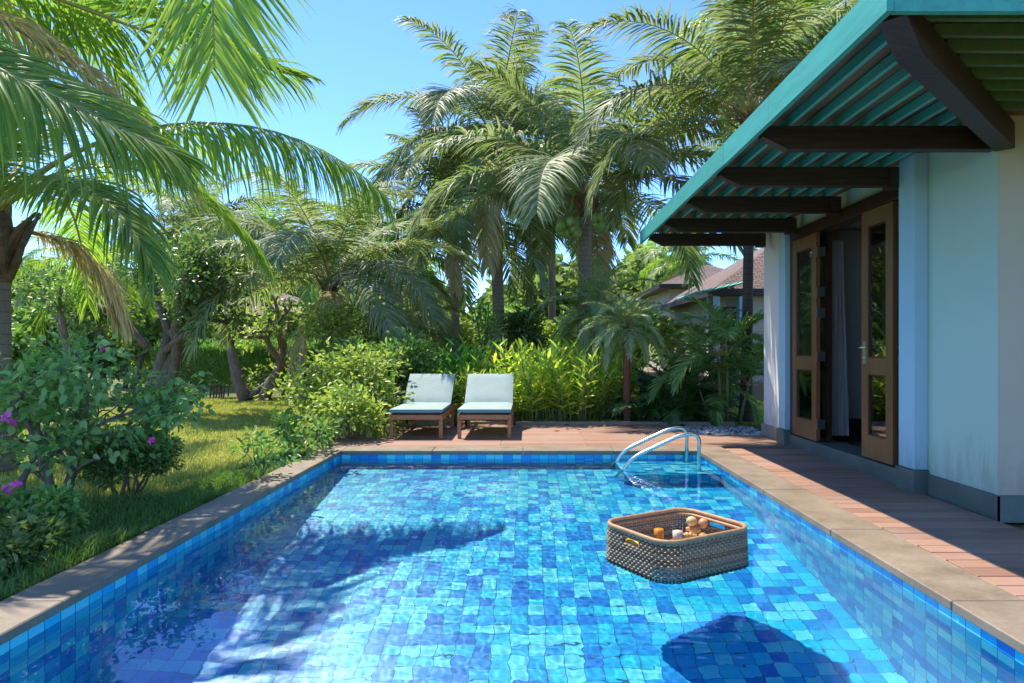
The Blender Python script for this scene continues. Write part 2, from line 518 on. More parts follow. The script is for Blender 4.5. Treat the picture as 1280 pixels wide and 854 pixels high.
# loose pebbles by the villa corner
rng = np.random.default_rng(2)
pb = MB(); rp = random.Random(4)
for i in range(620):
    y = rp.uniform(9.56, 10.94); x0 = 2.50 - (y - 9.5) * .28; x = rp.uniform(x0, 3.5 if y > 9.75 else 3.28)
    r = rp.uniform(.02, .042)
    pb.ellipsoid((x, y, -.04 + rp.uniform(0, .02)), (r, r * rp.uniform(.6, .9), r * rp.uniform(.4, .6)), 7, 5, rz=rp.uniform(0, 3))
t = NT("pebble"); rnd = t("NewGeometry").outputs["Random Per Island"]
M_peb = t.pbr(t.ramp(rnd, [(0, (0.16, 0.16, 0.16)), (0.5, (0.34, 0.33, 0.31)), (1, (0.58, 0.55, 0.5))]), 0.7)
tag(pb.build("gravel", M_peb), "grey pebbles laid in the corner beside the deck", "gravel", kind="stuff")

# ------------------------------------------------------------------ the villa
def mat_paint(name, c, rough=0.75):
    t = NT(name); co = obj_co(t)
    n = noise(t, co, 0.8, 5, 0.6); n2 = noise(t, co, 150, 3, 0.7)
    st = noise(t, scaled(t, co, (6, 6, .5)), 1.5, 5, 0.7)
    cc = t.ramp(n, [(0.3, tuple(x * .93 for x in c)), (0.7, c)])
    cc = t.mix(t.ramp(st, [(0.6, (0,) * 3), (0.85, (0.22,) * 3)]), cc, tuple(x * .72 for x in c))
    z = t("SeparateXYZ", {0: co}).outputs[2]
    sp_ = noise(t, scaled(t, co, (5, 5, 1.2)), 2.2, 5, .7)
    dirt = t.math('SUBTRACT', t.math('MULTIPLY', sp_, .95), t.math('MULTIPLY', z, .75))
    cc = t.mix(t.ramp(dirt, [(0.12, (0,) * 3), (0.42, (0.55,) * 3)]), cc, tuple(x * .55 for x in (c[0], c[1] * .95, c[2] * .85)))
    cr = noise(t, scaled(t, co, (1, 1, 1)), 1.4, 8, .75)
    h = t.math('ADD', t.math('MULTIPLY', cr, 1.5), t.math('MULTIPLY', n2, .35))
    return t.pbr(cc, rough, h, 0.22, 0.012)
M_aqua = mat_paint("aqua_wall_paint", (0.50, 0.64, 0.51))
M_cream = mat_paint("cream_wall_paint", (0.52, 0.46, 0.33))
M_ivory = mat_paint("ivory_wall_paint", (0.82, 0.78, 0.70))
M_blue = mat_paint("blue_pilaster_paint", (0.40, 0.60, 0.66))
M_plinth = mat_plain("plinth_stone", (0.10, 0.125, 0.105), 0.5, .2, 5, .15)
M_dkwood = mat_wood("dark_rafter_wood", (0.020, 0.011, 0.008), (0.085, 0.048, 0.032), 0.5, 'X')
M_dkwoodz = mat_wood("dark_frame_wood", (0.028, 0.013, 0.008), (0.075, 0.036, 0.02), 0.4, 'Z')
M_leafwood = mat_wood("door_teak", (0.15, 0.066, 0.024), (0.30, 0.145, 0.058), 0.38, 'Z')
def mat_slat(name, c, worn):
    t = NT(name); co = obj_co(t)
    n = noise(t, scaled(t, co, (9, 1.0, 9)), 2.0, 6, 0.7); n2 = noise(t, co, 3.1, 5, 0.7)
    cc = t.ramp(n, [(0.3, tuple(x * .62 for x in c)), (0.65, c)])
    rnd = t('NewGeometry').outputs['Random Per Island']
    cc = t.mix(t.math('MULTIPLY', rnd, .45), cc, tuple(x * .6 for x in c))
    w = t.ramp(t.math('ADD', t.math('MULTIPLY', n, .6), t.math('MULTIPLY', n2, .5)), [(0.62, (0,) * 3), (0.72, (0.7,) * 3)])
    return t.pbr(t.mix(w, cc, worn), 0.55, n, 0.3, 0.004)
M_green = mat_slat("turquoise_slat_paint", (0.12, 0.55, 0.42), (0.17, 0.27, 0.15))
M_olive = mat_slat('olive_slat_paint', (0.11, 0.20, 0.075), (0.16, 0.11, 0.05))  # near eave slats coloured a darker olive than the turquoise side slats
M_fascia = mat_slat("turquoise_fascia_paint", (0.07, 0.46, 0.35), (0.05, 0.34, 0.28))
M_soffit = mat_wood("weathered_soffit_boards", (0.13, 0.065, 0.03), (0.36, 0.20, 0.10), 0.7, 'Y')
M_metal = NT("brushed_steel"); M_metal = M_metal.pbr((0.72, 0.72, 0.70), 0.28, Metallic=1.0)
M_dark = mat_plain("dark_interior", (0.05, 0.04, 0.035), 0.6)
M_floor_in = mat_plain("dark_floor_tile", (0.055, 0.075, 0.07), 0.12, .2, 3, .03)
M_white = mat_paint("white_interior_paint", (0.72, 0.70, 0.66))
t = NT("window_glass")
fr = t("LayerWeight", {"Blend": .35}); tr = t("BsdfTransparent", {"Color": (0.55, 0.6, 0.58, 1)}); gl = t("BsdfGlossy", {"Roughness": 0.02})
M_glass = t.done(t("MixShader", {0: t.math('ADD', t.math('MULTIPLY', t.math('POWER', fr.outputs[1], 1.6), .75), 0.06), 1: tr.outputs[0], 2: gl.outputs[0]}).outputs[0])

WX, PXF = 3.36, 3.24                                               # wall face, pilaster face
YN, YF = 4.88, 9.72                                                # near and far ends of the facade
D0, D1 = 5.98, 8.60                                                # door opening
ZR = 2.872
villa = empty("villa", (WX, YN, 0), "pale aqua villa with turquoise slatted eaves and open wooden folding doors beside the pool", "villa")
w = MB(); w.box(WX, WX + .2, YN + .004, D0 - .22, .0, ZR)
w.box(WX, WX + .2, D0 - .22, D1 + .25, 2.685, ZR)
w.build("wall", M_aqua, villa)
w = MB(); w.box(WX, WX + .2, D1 + .25, YF, 0, ZR); tag(w.build("wall", M_ivory, villa), "ivory end stretch of the facade")
w = MB(); w.box(WX + .003, 9.0, YN, YN - .003 + .2, 0, ZR + .002); tag(w.build("wall", M_cream, villa), "cream gable wall facing the camera")
w = MB(); w.box(WX + .2, 9.0, YF - .2, YF - .003, 0, ZR); w.build("wall", M_ivory, villa)
w = MB(); w.box(8.8, 9.0, YN + .2, YF - .2, 0, ZR); w.build("wall", M_ivory, villa)
for a, b in ((D0 - .25, D0 - .01), (D1 + .01, D1 + .23)):
    w = MB(); w.box(PXF, WX - .002, a, b, .19, ZR - .02, bev=.004); w.build("pilaster", M_blue, villa)
    w = MB(); w.box(PXF - .02, WX - .002, a - .02, b + .02, -.03, .187, bev=.004); w.build("pilaster_base", M_plinth, villa)
w = MB(); w.box(WX - .03, WX - .002, YN - .03, D0 - .275, -.03, .16, bev=.004); w.box(WX - .028, 9.0, YN - .03, YN - .003, -.03, .158)
w.build("plinth", M_plinth, villa)
w = MB(); w.box(WX - .03, WX - .002, D1 + .255, YF + .03, -.03, .15, bev=.004); tag(w.build("plinth", mat_plain("tan_plinth", (0.36, 0.28, 0.21), .7), villa), "tan plinth under the ivory wall")
w = MB(); w.box(WX - .075, WX + .25, D0 - .007, D1 + .007, -.03, .135, bev=.006); w.build("threshold", M_plinth, villa)
# door frame
fr_ = MB()
fr_.box(WX - .06, WX + .14, D0, D0 + .07, .137, 2.55, bev=.004); fr_.box(WX - .06, WX + .14, D1 - .07, D1, .137, 2.55, bev=.004)
fr_.box(WX - .063, WX + .14, D0, D1, 2.553, 2.68, bev=.004)
fr_.build("door_frame", M_dkwoodz, villa)
def door_leaf(p, ax, W, handle=False, hinge_end=0, mat=None):
    """leaf with corner p, width direction ax (unit, horizontal), thickness .045"""
    p = Vector(p); ax = Vector(ax); nx_ = Vector((ax.y, -ax.x, 0))
    z0, z1 = .15, 2.545
    def bar(b, u0, u1, za, zb, d=.0225, off=0):
        b.obox(p + ax * ((u0 + u1) / 2) + Vector((0, 0, (za + zb) / 2)) + nx_ * off, ax * ((u1 - u0) / 2), nx_ * d, Vector((0, 0, (zb - za) / 2)))
    st = .125
    b = MB()
    bar(b, 0, st, z0, z1); bar(b, W - st, W, z0, z1)
    bar(b, st, W - st, z0, z0 + .22, .0215); bar(b, st, W - st, z1 - .15, z1, .0215); bar(b, st, W - st, .96, 1.12, .0215)
    o = b.build("door_leaf", mat or M_leafwood, villa)
    b = MB(); m = .014                                             # glazing beads, a little proud of the glass
    for za, zb in ((z0 + .22, .96), (1.12, z1 - .15)):
        for (u0, u1, a, c) in ((st, st + m, za, zb), (W - st - m, W - st, za, zb), (st + m, W - st - m, za, za + m), (st + m, W - st - m, zb - m, zb)):
            bar(b, u0, u1, a, c, .014)
    bb = b.build("glazing_bead", M_dkwoodz, o); bb.location = Vector(bb.location)
    for za, zb in ((z0 + .22, .96), (1.12, z1 - .15)):
        b = MB(); bar(b, st + m + .001, W - st - m - .001, za + m + .001, zb - m - .001, .003); b.build("pane", M_glass, o)
    if handle:
        for sg in (-1, 1):
            b = MB(); hz = 1.17; c = p + ax * (W - .06 if handle > 0 else .06)
            b.obox(c + nx_ * sg * .026 + Vector((0, 0, hz)), ax * .02, nx_ * .0035, Vector((0, 0, .11)))
            k = c + nx_ * sg * .03 + Vector((0, 0, hz + .05)); s_ = -1 if handle > 0 else 1
            b.tube([k, k + nx_ * sg * .045, k + nx_ * sg * .05 + ax * s_ * .02, k + nx_ * sg * .05 + ax * s_ * .12], .009, 8)
            b.tube([c + nx_ * sg * .03 + Vector((0, 0, hz - .05)), c + nx_ * sg * .042 + Vector((0, 0, hz - .05))], .013, 10)
            b.build("handle", M_metal, o)
    return o
DX = WX - .035
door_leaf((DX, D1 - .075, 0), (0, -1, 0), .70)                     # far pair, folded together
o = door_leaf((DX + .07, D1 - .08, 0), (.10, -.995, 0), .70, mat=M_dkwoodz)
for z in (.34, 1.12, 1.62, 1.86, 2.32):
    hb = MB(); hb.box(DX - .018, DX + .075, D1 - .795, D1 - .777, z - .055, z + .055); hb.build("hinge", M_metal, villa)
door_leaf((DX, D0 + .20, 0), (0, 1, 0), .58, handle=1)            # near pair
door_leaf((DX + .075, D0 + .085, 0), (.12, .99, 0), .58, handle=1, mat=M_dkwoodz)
# inside of the room
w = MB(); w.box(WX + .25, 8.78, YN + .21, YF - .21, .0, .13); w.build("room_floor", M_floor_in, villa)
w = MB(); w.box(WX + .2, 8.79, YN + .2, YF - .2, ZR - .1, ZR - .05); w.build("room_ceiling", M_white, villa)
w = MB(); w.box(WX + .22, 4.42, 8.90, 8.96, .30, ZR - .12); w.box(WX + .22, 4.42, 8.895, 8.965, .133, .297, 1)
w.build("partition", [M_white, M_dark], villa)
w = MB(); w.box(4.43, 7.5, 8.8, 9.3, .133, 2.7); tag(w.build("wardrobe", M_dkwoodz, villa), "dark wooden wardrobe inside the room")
# slatted eaves
EX, EY = 1.60, 3.05                                                # outer corner of the eaves
f_ = MB()
for a, e in ((EY, 4.55), (4.553, 5.6), (5.603, 7.4), (7.403, 9.78)): f_.box(EX + rr.uniform(0, .003), EX + .035, a, e, 2.712 + rr.uniform(0, .004), 2.888)
f_.build("fascia_board", M_fascia, villa)
f_ = MB(); f_.box(EX + .037, 9.4, EY, EY + .035, 2.712, 2.888); f_.build("fascia_board", M_fascia, villa)
RZ0, RZ1 = 2.635, 2.80
for i, yy in enumerate((4.93, 6.02, 7.18, 8.36, 9.44)):
    b = MB()
    xe = PXF + .03 if i else WX
    prof = [(1.68, RZ1), (1.68, RZ1 - .075), (1.86, RZ0), (xe, RZ0), (xe, RZ1)]
    b.prism(prof, yy - .045, yy + .045, axis=1)
    if i: b.box(xe - .11, xe - .001, yy - .06, yy + .06, RZ0 - .02, RZ1 - .005)
    b.build("rafter", M_dkwood, villa)
for xx in (5.0, 6.2, 7.4):                                         # rafters of the near eave, over the gable wall
    b = MB(); b.prism([(3.13, RZ1), (3.13, RZ1 - .075), (3.31, RZ0), (YN, RZ0), (YN, RZ1)], xx - .045, xx + .045, axis=0); b.build("rafter", M_dkwood, villa)
hr_ = MB()                                                         # hip rafter on the diagonal
d = Vector((1, 1, 0)).normalized(); nrm = Vector((1, -1, 0)).normalized() * .06
h0 = Vector((1.67, 3.13, 0)); Lh = ((WX + .02) - 1.67) * math.sqrt(2)
pr = [(0, RZ1 - .004), (0, RZ1 - .085), (.24, RZ0 - .02), (Lh, RZ0 - .02), (Lh, RZ1 - .004)]
vs = [h0 + d * u + nrm + Vector((0, 0, z)) for u, z in pr] + [h0 + d * u - nrm + Vector((0, 0, z)) for u, z in pr]
hr_.add(vs, [(0,1,2,3,4)[::-1], (5,6,7,8,9)] + [(i, (i+1) % 5, 5 + (i+1) % 5, 5 + i) for i in range(5)])
hr_.build("hip_rafter", M_dkwood, villa)
rr = random.Random(12)
nsl = 9
for i in range(nsl):                                               # tilted slats, each a lapped plank
    off = .085 + i * .178
    b = MB(); x = EX + off
    y0 = EY + off + .02
    seg = [y0, 5.0 + rr.uniform(-.5, .5), 7.3 + rr.uniform(-.6, .6), 9.74]
    for a, c in zip(seg[:-1], seg[1:]):
        dz = rr.uniform(-.004, .004)
        b.box(x, x + .03, a + .002, c - .002, 2.803 + dz, 2.870 + dz, bev=.003)
    b.build("slat", M_green, villa)
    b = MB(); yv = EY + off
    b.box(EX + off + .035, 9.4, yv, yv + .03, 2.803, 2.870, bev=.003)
    tag(b.build("slat", M_olive, villa), "olive green slat of the near eave")
b = MB(); b.box(EX + .037, WX + .3, EY + .037, 9.779, 2.876, 2.883); b.box(WX + .3, 9.4, EY + .037, YN + .25, 2.876, 2.883)
b.build("soffit_board", M_soffit, villa)
def mat_rooftile():
    t = NT("brown_roof_tile"); co = obj_co(t)
    br = t("TexBrick", {"Vector": t("UVMap").outputs[0], "Color1": (0.20, 0.125, 0.09, 1), "Color2": (0.28, 0.18, 0.13, 1), "Mortar": (0.07, 0.045, 0.035, 1),
                        "Scale": 1.0, "Mortar Size": 0.02, "Brick Width": 0.22, "Row Height": 0.10})
    n = noise(t, co, 1.3, 5)
    return t.pbr(t.mix(0.4, br.outputs[0], t.ramp(n, [(0.3, (0.35,) * 3), (0.7, (0.62,) * 3)]), 'OVERLAY'), 0.8, br.outputs["Fac"], -0.6, 0.03)
M_roof = mat_rooftile()
def hip_roof(x0, x1, y0, y1, z0, h, thick, parent, name="roof"):
    b = MB(); r = min(x1 - x0, y1 - y0) / 2
    if x1 - x0 > y1 - y0: A = (x0 + r, (y0 + y1) / 2, z0 + h); B = (x1 - r, (y0 + y1) / 2, z0 + h)
    else: A = ((x0 + x1) / 2, y0 + r, z0 + h); B = ((x0 + x1) / 2, y1 - r, z0 + h)
    c = [(x0, y0, z0), (x1, y0, z0), (x1, y1, z0), (x0, y1, z0)]
    if x1 - x0 > y1 - y0: fs = [(0, 1, 5, 4), (1, 2, 5), (2, 3, 4, 5), (3, 0, 4)]
    else: fs = [(0, 1, 4), (1, 2, 5, 4), (2, 3, 5), (3, 0, 4, 5)]
    lo = [(x, y, z - thick) for x, y, z in c]
    b.add(c + [A, B] + lo, fs + [(0, 6, 7, 1), (1, 7, 8, 2), (2, 8, 9, 3), (3, 9, 6, 0), (6, 9, 8, 7)], 0)
    b.m = [0, 0, 0, 0, 1, 1, 1, 1, 1]
    o = b.build(name, [M_roof, M_dkwood], parent)
    def uvf(v, n):
        if abs(n.z) < .1 or n.z < 0: return (v.x, v.z)
        return ((v.x if abs(n.y) > abs(n.x) else v.y), v.z / math.sqrt(max(1e-3, 1 - n.z * n.z)))
    set_uv(o, uvf); return o
hip_roof(WX - .35, 9.6, YN - .35, YF + .4, 3.02, 1.9, .13, villa)
# curtain hanging inside the doorway
cb = MB(); N = 40; vs = []; 
for j, z in enumerate((.17, 1.0, 1.8, 2.5)):
    for i in range(N + 1):
        u = i / N; fl = (1 - .25 * j / 3)
        vs.append((WX + .22 + u * .26 * fl, 8.18 + .05 * math.sin(u * 26) + .02 * math.sin(u * 61 + j), z))
cb.add(vs, [(j*(N+1)+i, j*(N+1)+i+1, (j+1)*(N+1)+i+1, (j+1)*(N+1)+i) for j in range(3) for i in range(N)], 0, True)
t = NT("sheer_curtain"); M_curt = t.done(t("MixShader", {0: .35, 1: t("BsdfDiffuse", {"Color": (.75, .74, .72, 1)}).outputs[0], 2: t("BsdfTranslucent", {"Color": (.75, .74, .72, 1)}).outputs[0]}).outputs[0])
tag(cb.build("curtain", M_curt, None, (WX + .3, 8.2, .17)), "sheer white curtain gathered behind the open folding door", "curtain")

# ------------------------------------------------------------------ sun loungers
M_teak = mat_wood("oiled_teak", (0.30, 0.13, 0.055), (0.52, 0.26, 0.12), 0.45, 'Y')
def mat_fabric(name, c):
    t = NT(name); co = obj_co(t)
    n = noise(t, co, 7, 4); wv = noise(t, co, 260, 2, 0.7)
    return t.pbr(t.ramp(n, [(0.3, tuple(x * .92 for x in c)), (0.7, c)]), 0.9, t.math('ADD', n, t.math('MULTIPLY', wv, .15)), 0.35, 0.02)
M_mint = mat_fabric("pale_mint_canvas", (0.34, 0.425, 0.375))
M_teal = mat_fabric("teal_piping_canvas", (0.13, 0.33, 0.36))
def cushion(b, c, ax, ay, az, n=9, seed=0):
    """soft rounded slab; c centre, half-axis vectors"""
    rc = random.Random(seed); c, ax, ay, az = map(Vector, (c, ax, ay, az))
    ph = rc.uniform(0, 6)
    for sgn in (1, -1):
        vs = []
        for j in range(n + 1):
            for i in range(n + 1):
                u = -1 + 2 * i / n; v = -1 + 2 * j / n
                e = min(1, (1 - abs(u)) * 6, (1 - abs(v)) * 6)
                h = (.45 + .55 * math.sin(e * math.pi / 2)) + .06 * math.sin(3 * u + ph) * math.cos(2.5 * v + ph) * e
                vs.append(c + ax * u + ay * v + az * sgn * h)
        fs = [(j*(n+1)+i, j*(n+1)+i+1, (j+1)*(n+1)+i+1, (j+1)*(n+1)+i) for j in range(n) for i in range(n)]
        if sgn < 0: fs = [f[::-1] for f in fs]
        b.add(vs, fs, 0, True)
    ring = []                                                      # boxing band
    for u, v in [(-1 + 2 * i / n, -1) for i in range(n)] + [(1, -1 + 2 * i / n) for i in range(n)] + [(1 - 2 * i / n, 1) for i in range(n)] + [(-1, 1 - 2 * i / n) for i in range(n)]:
        ring.append(c + ax * u + ay * v)
    m = len(ring); vs = [p - az * .46 for p in ring] + [p + az * .46 for p in ring]
    b.add(vs, [(i, (i+1) % m, m + (i+1) % m, m + i) for i in range(m)], 1)
def lounger(x0, x1, yf, label, seed):
    xc = (x0 + x1) / 2; W = x1 - x0
    o = empty("sun_lounger", (xc, yf + .6, 0), label, "sun lounger", "teak sun loungers on the pool deck")
    b = MB()
    for x in (x0, x1 - .035): b.box(x, x + .035, yf - .03, yf + 1.9, .25, .325, bev=.005)
    b.box(x0 + .036, x1 - .036, yf - .028, yf + .004, .255, .32, bev=.004); b.box(x0 + .036, x1 - .036, yf + 1.86, yf + 1.89, .255, .32)
    for i in range(9): b.box(x0 + .036, x1 - .036, yf + .05 + i * .11, yf + .12 + i * .11, .297, .318)
    b.build("frame", M_teak, o)
    for x in (x0 + .002, x1 - .052):
        for y in (yf, yf + 1.45):
            b = MB(); b.box(x, x + .05, y, y + .045, -.003, .248, bev=.004); b.build("leg", M_teak, o)
    b = MB(); b.box(x0 + .054, x1 - .054, yf + 1.455, yf + 1.485, .09, .13); b.build("stretcher", M_teak, o)
    for x in (x0 - .03, x1 + .002):                                # wheels at the rear legs
        b = MB(); b.tube([(x, yf + 1.52, .10), (x + .028, yf + 1.52, .10)], .10, 20, smooth=False); b.build("wheel", M_dkwood, o)
    hy = yf + 1.06; ang = R(35); Lb = .67
    u = Vector((0, math.cos(ang), math.sin(ang))); n_ = Vector((0, -math.sin(ang), math.cos(ang)))
    b = MB(); p0 = Vector((xc, hy, .325))
    for s in (-1, 1): b.obox(p0 + u * Lb / 2 + Vector((s * (W / 2 - .055), 0, 0)), (.016, 0, 0), u * Lb / 2, n_ * .018)
    for i in range(6): b.obox(p0 + u * (.08 + i * .12), (W / 2 - .072, 0, 0), u * .035, n_ * .01)
    for s in (-1, 1): b.tube([p0 + u * .5 + Vector((s * (W / 2 - .09), 0, -.02)), (xc + s * (W / 2 - .09), hy + .5, .3)], .011, 6)
    b.build("backrest", M_teak, o)
    b = MB(); cushion(b, (xc, yf + .515, .372), (W / 2 - .004, 0, 0), (0, .54, 0), (0, 0, .045), seed=seed)
    b.build("seat_cushion", [M_mint, M_teal], o)
    b = MB(); cushion(b, p0 + u * (Lb / 2 + .03) + n_ * .068, (W / 2 - .004, 0, 0), u * (Lb / 2 + .03), n_ * .045, seed=seed + 5)
    b.build("back_cushion", [M_mint, M_teal], o)
    return o
lounger(-1.87, -1.15, 9.20, "left teak sun lounger, nearest the leafy shrub, with pale mint cushion", 1)
lounger(-0.955, -0.225, 9.22, "right teak sun lounger, nearest the handrails, with pale mint cushion", 2)

# ------------------------------------------------------------------ handrails in the pool
def bend(pts, r, n=8):
    """polyline with rounded corners"""
    out = [Vector(pts[0])]
    for a, b, c in zip(pts[:-2], pts[1:-1], pts[2:]):
        a, b, c = Vector(a), Vector(b), Vector(c)
        d1 = (a - b); d2 = (c - b); rr_ = min(r, d1.length * .49, d2.length * .49)
        s = b + d1.normalized() * rr_; e = b + d2.normalized() * rr_
        for i in range(n + 1):
            q = i / n; out.append(s * (1 - q) ** 2 + b * 2 * q * (1 - q) + e * q * q)
    out.append(Vector(pts[-1])); return out
M_chrome = NT("polished_steel").pbr((0.60, 0.61, 0.57), 0.30, Metallic=1.0)
for yy, lab in ((8.0, "stainless steel handrail nearer the wooden deck, rising from the pool step"), (7.42, "stainless steel handrail nearer the wicker tray, rising from the pool step")):
    o = empty("handrail", (1.85, yy, SZ), lab, "handrail", "curved steel handrails at the pool step")
    b = MB(); b.tube(bend([(1.86, yy, SZ + .012), (1.86, yy, .285), (1.66, yy, .272), (1.04, yy, -.02), (0.95, yy, -.52)], .22, 12), .021, 14)
    b.build("rail", M_chrome, o)
    b = MB(); b.lathe((1.86, yy, SZ + .001), [(.05, 0), (.05, .008), (.024, .02)], 20); b.build("foot_flange", M_chrome, o)

# ------------------------------------------------------------------ floating wicker tray
TC = Vector((.92, 4.235, 0)); TA = R(31); HU, HV, RC = .355, .295, .12
tu = Vector((math.cos(TA), math.sin(TA), 0)); tv = Vector((-math.sin(TA), math.cos(TA), 0))
def rr_path(n, grow=0.0):
    """rounded rectangle perimeter: points, outward normals, local u v"""
    hu, hv, r = HU + grow, HV + grow, RC + grow
    segs = [('l', (hu - r) * 2), ('a', r * math.pi / 2), ('l', (hv - r) * 2), ('a', r * math.pi / 2)] * 2
    tot = sum(s[1] for s in segs); out = []
    for i in range(n):
        d = tot * i / n; k = 0
        while d > segs[k][1]: d -= segs[k][1]; k += 1
        side = k // 2; ang0 = -math.pi / 2 + side * math.pi / 2
        cx = [(hu - r), (hu - r), -(hu - r), -(hu - r)][side]; cy_ = [-(hv - r), (hv - r), (hv - r), -(hv - r)][side]
        if segs[k][0] == 'l':
            nx_, ny_ = math.cos(ang0), math.sin(ang0); tx, ty = -ny_, nx_
            L = segs[k][1]; out.append(((cx + nx_ * r) + tx * (d - L), (cy_ + ny_ * r) + ty * (d - L), nx_, ny_))
        else:
            a = ang0 + d / r; out.append((cx + r * math.cos(a), cy_ + r * math.sin(a), math.cos(a), math.sin(a)))
    return out
t = NT("grey_brown_wicker"); rnd = t("NewGeometry").outputs["Random Per Island"]; co = obj_co(t)
nz = noise(t, co, 30, 3)
M_wick = t.pbr(t.mix(0.4, t.ramp(rnd, [(0, (0.15, 0.095, 0.05)), (0.5, (0.235, 0.155, 0.088)), (1, (0.35, 0.245, 0.145))]), t.ramp(nz, [(.3, (.35,) * 3), (.7, (.65,) * 3)]), 'OVERLAY'), 0.5)
M_rim = mat_plain("tan_rattan_rim", (0.42, 0.23, 0.10), 0.5, .2, 25, .3, 90)
tray = empty("wicker_tray", TC + Vector((0, 0, -.15)), "square woven wicker breakfast tray floating in the pool", "tray")
def tp(u, v, z): return TC + tu * u + tv * v + Vector((0, 0, z))
NP = 390
path = rr_path(NP)
zb, zt = -.15, .105
rows = 16
wv = MB()
def in_handle(u, v, z): return abs(v) < .072 and abs(abs(u) - HU) < .03 and .035 < z < .082
for k in range(rows):
    z = zb + (zt - zb) * (k + .5) / rows
    run = []
    for i in range(NP + 1):
        u, v, a, c = path[i % NP]
        if in_handle(u, v, z):
            if len(run) > 1: wv.tube(run, .0075, 5)
            run = []; continue
        off = .0068 * math.sin(i * math.pi / 3 + (k % 2) * math.pi) * 1.2
        fl = .012 * (1 - (z - zb) / (zt - zb))
        run.append(tp(u + a * (off + fl), v + c * (off + fl), z))
    if len(run) > 1: wv.tube(run, .0075, 5)
for i in range(0, NP, 3):
    u, v, a, c = path[i]
    if abs(v) < .072 and abs(abs(u) - HU) < .03:
        wv.tube([tp(u + a * .012, v + c * .012, zb), tp(u, v, .035)], .0045, 5); wv.tube([tp(u, v, .082), tp(u, v, zt)], .0045, 5)
    else: wv.tube([tp(u + a * .012, v + c * .012, zb), tp(u, v, zt)], .0045, 5)
wv.build("woven_side", M_wick, tray)
b = MB()
b.tube([tp(u, v, zt + .008) for u, v, a, c in rr_path(120)], .0145, 8, closed=True)
b.tube([tp(u, v, zt - .016) for u, v, a, c in rr_path(120, -.016)], .011, 6, closed=True)
b.build("rim", M_rim, tray)
for s in (-1, 1):
    b = MB(); b.tube([tp(s * HU, -.07, .04), tp(s * HU, .07, .04), tp(s * HU, .07, .08), tp(s * HU, -.07, .08)], .0085, 7, closed=True); b.build("handle_opening", M_rim, tray)
b = MB(); pth = rr_path(96, -.012); n_ = len(pth)
vs = [tp(u, v, -.045) for u, v, a, c in pth] + [tp(u, v, -.06) for u, v, a, c in pth]
b.add(vs, [tuple(range(n_)), tuple(range(n_, 2 * n_))[::-1]] + [(i, n_ + i, n_ + (i+1) % n_, (i+1) % n_) for i in range(n_)])
b.build("tray_floor", M_rim, tray)
TF = -.0445
t = NT("clear_glass")
frn = t("LayerWeight", {"Blend": .3})
M_cup = t.done(t("MixShader", {0: t.math('MULTIPLY', t.math('POWER', frn.outputs[1], 3.0), .6), 1: t("BsdfTransparent", {"Color": (.93, .95, .95, 1)}).outputs[0], 2: t("BsdfGlossy", {"Roughness": .03}).outputs[0]}).outputs[0])
def tumbler(p, label, drink, mat):
    o = empty("drinking_glass", p, label, "glass")
    b = MB(); b.lathe(p, [(.033, 0), (.037, .115), (.0345, .115), (.031, .012)], 24); b.build("glass_wall", M_cup, o)
    b = MB(); b.lathe(Vector(p) + Vector((0, 0, .010)), [(.0295, .003), (.0325, .075), (.0, .0752)], 24); b.build(drink, mat, o)
tumbler((.845, 4.41, TF), "short glass of orange juice standing in the wicker tray", "juice", mat_plain("orange_juice", (0.85, 0.30, 0.03), .3))
tumbler((.955, 4.36, TF), "short glass of milky white drink standing in the wicker tray", "milk", mat_plain("milk_drink", (0.85, 0.72, 0.58), .3))
M_plate = mat_plain("white_china", (0.8, 0.79, 0.76), .2, .03)
b = MB(); b.lathe((1.075, 4.40, TF), [(.06, 0), (.075, .004), (.118, .018), (.12, .022), (.075, .010), (.0, .009)], 30); tag(b.build("plate", M_plate, None, (1.075, 4.40, TF)), "white china plate under the pastries in the wicker tray", "plate")
M_crust = mat_plain("baked_crust", (0.62, 0.30, 0.075), .45, .35, 22, .4, 60)
M_roll = mat_plain("bread_roll_crust", (0.72, 0.42, 0.16), .5, .2, 15, .3, 60)
M_peach = mat_plain("peach_skin", (0.72, 0.33, 0.13), .45, .25, 12, .1, 60)
def croissant(c, rz, label):
    b = MB(); pts = []; rad = []
    for i in range(25):
        q = -1 + i / 12; a = q * 1.15
        pts.append(Vector(c) + Matrix.Rotation(rz, 3, 'Z') @ Vector((.055 * math.sin(a), .05 * (math.cos(a) - .7), 0)))
        rad.append(.026 * (1 - abs(q) ** 1.8 * .75) * (1 + .11 * (1 if (i % 5) < 3 else -1)))
    b.tube(pts, rad, 10); tag(b.build("croissant", M_crust, None, c), label, "croissant", "croissants on the plate")
croissant((1.03, 4.37, TF + .044), .3, "golden croissant at the front of the plate, beside the milky drink")
croissant((1.13, 4.38, TF + .044), 2.2, "golden croissant on the plate at its end away from the glasses")
croissant((1.075, 4.43, TF + .073), -.9, "golden croissant at the back of the plate, under the bread roll and fruit")
b = MB(); b.ellipsoid((1.065, 4.44, TF + .128), (.036, .036, .031), 18, 11); tag(b.build("bread_roll", M_roll, None, (1.065, 4.44, TF + .1)), "pale round bread roll on top of the croissants", "bread roll")
b = MB(); b.ellipsoid((1.14, 4.44, TF + .115), (.032, .032, .031), 18, 11); b.tube([(1.14, 4.44, TF + .143), (1.142, 4.441, TF + .152)], .003, 6); tag(b.build("peach", M_peach, None, (1.14, 4.44, TF + .1)), "reddish round fruit beside the bread roll", "fruit")
b = MB(); q = tp(-HU + .062, 0.035, TF + .068); b.ellipsoid(q, (.048, .085, .045), 18, 11, rz=TA); b.tube([q, q + tv * .088], .006, 6)
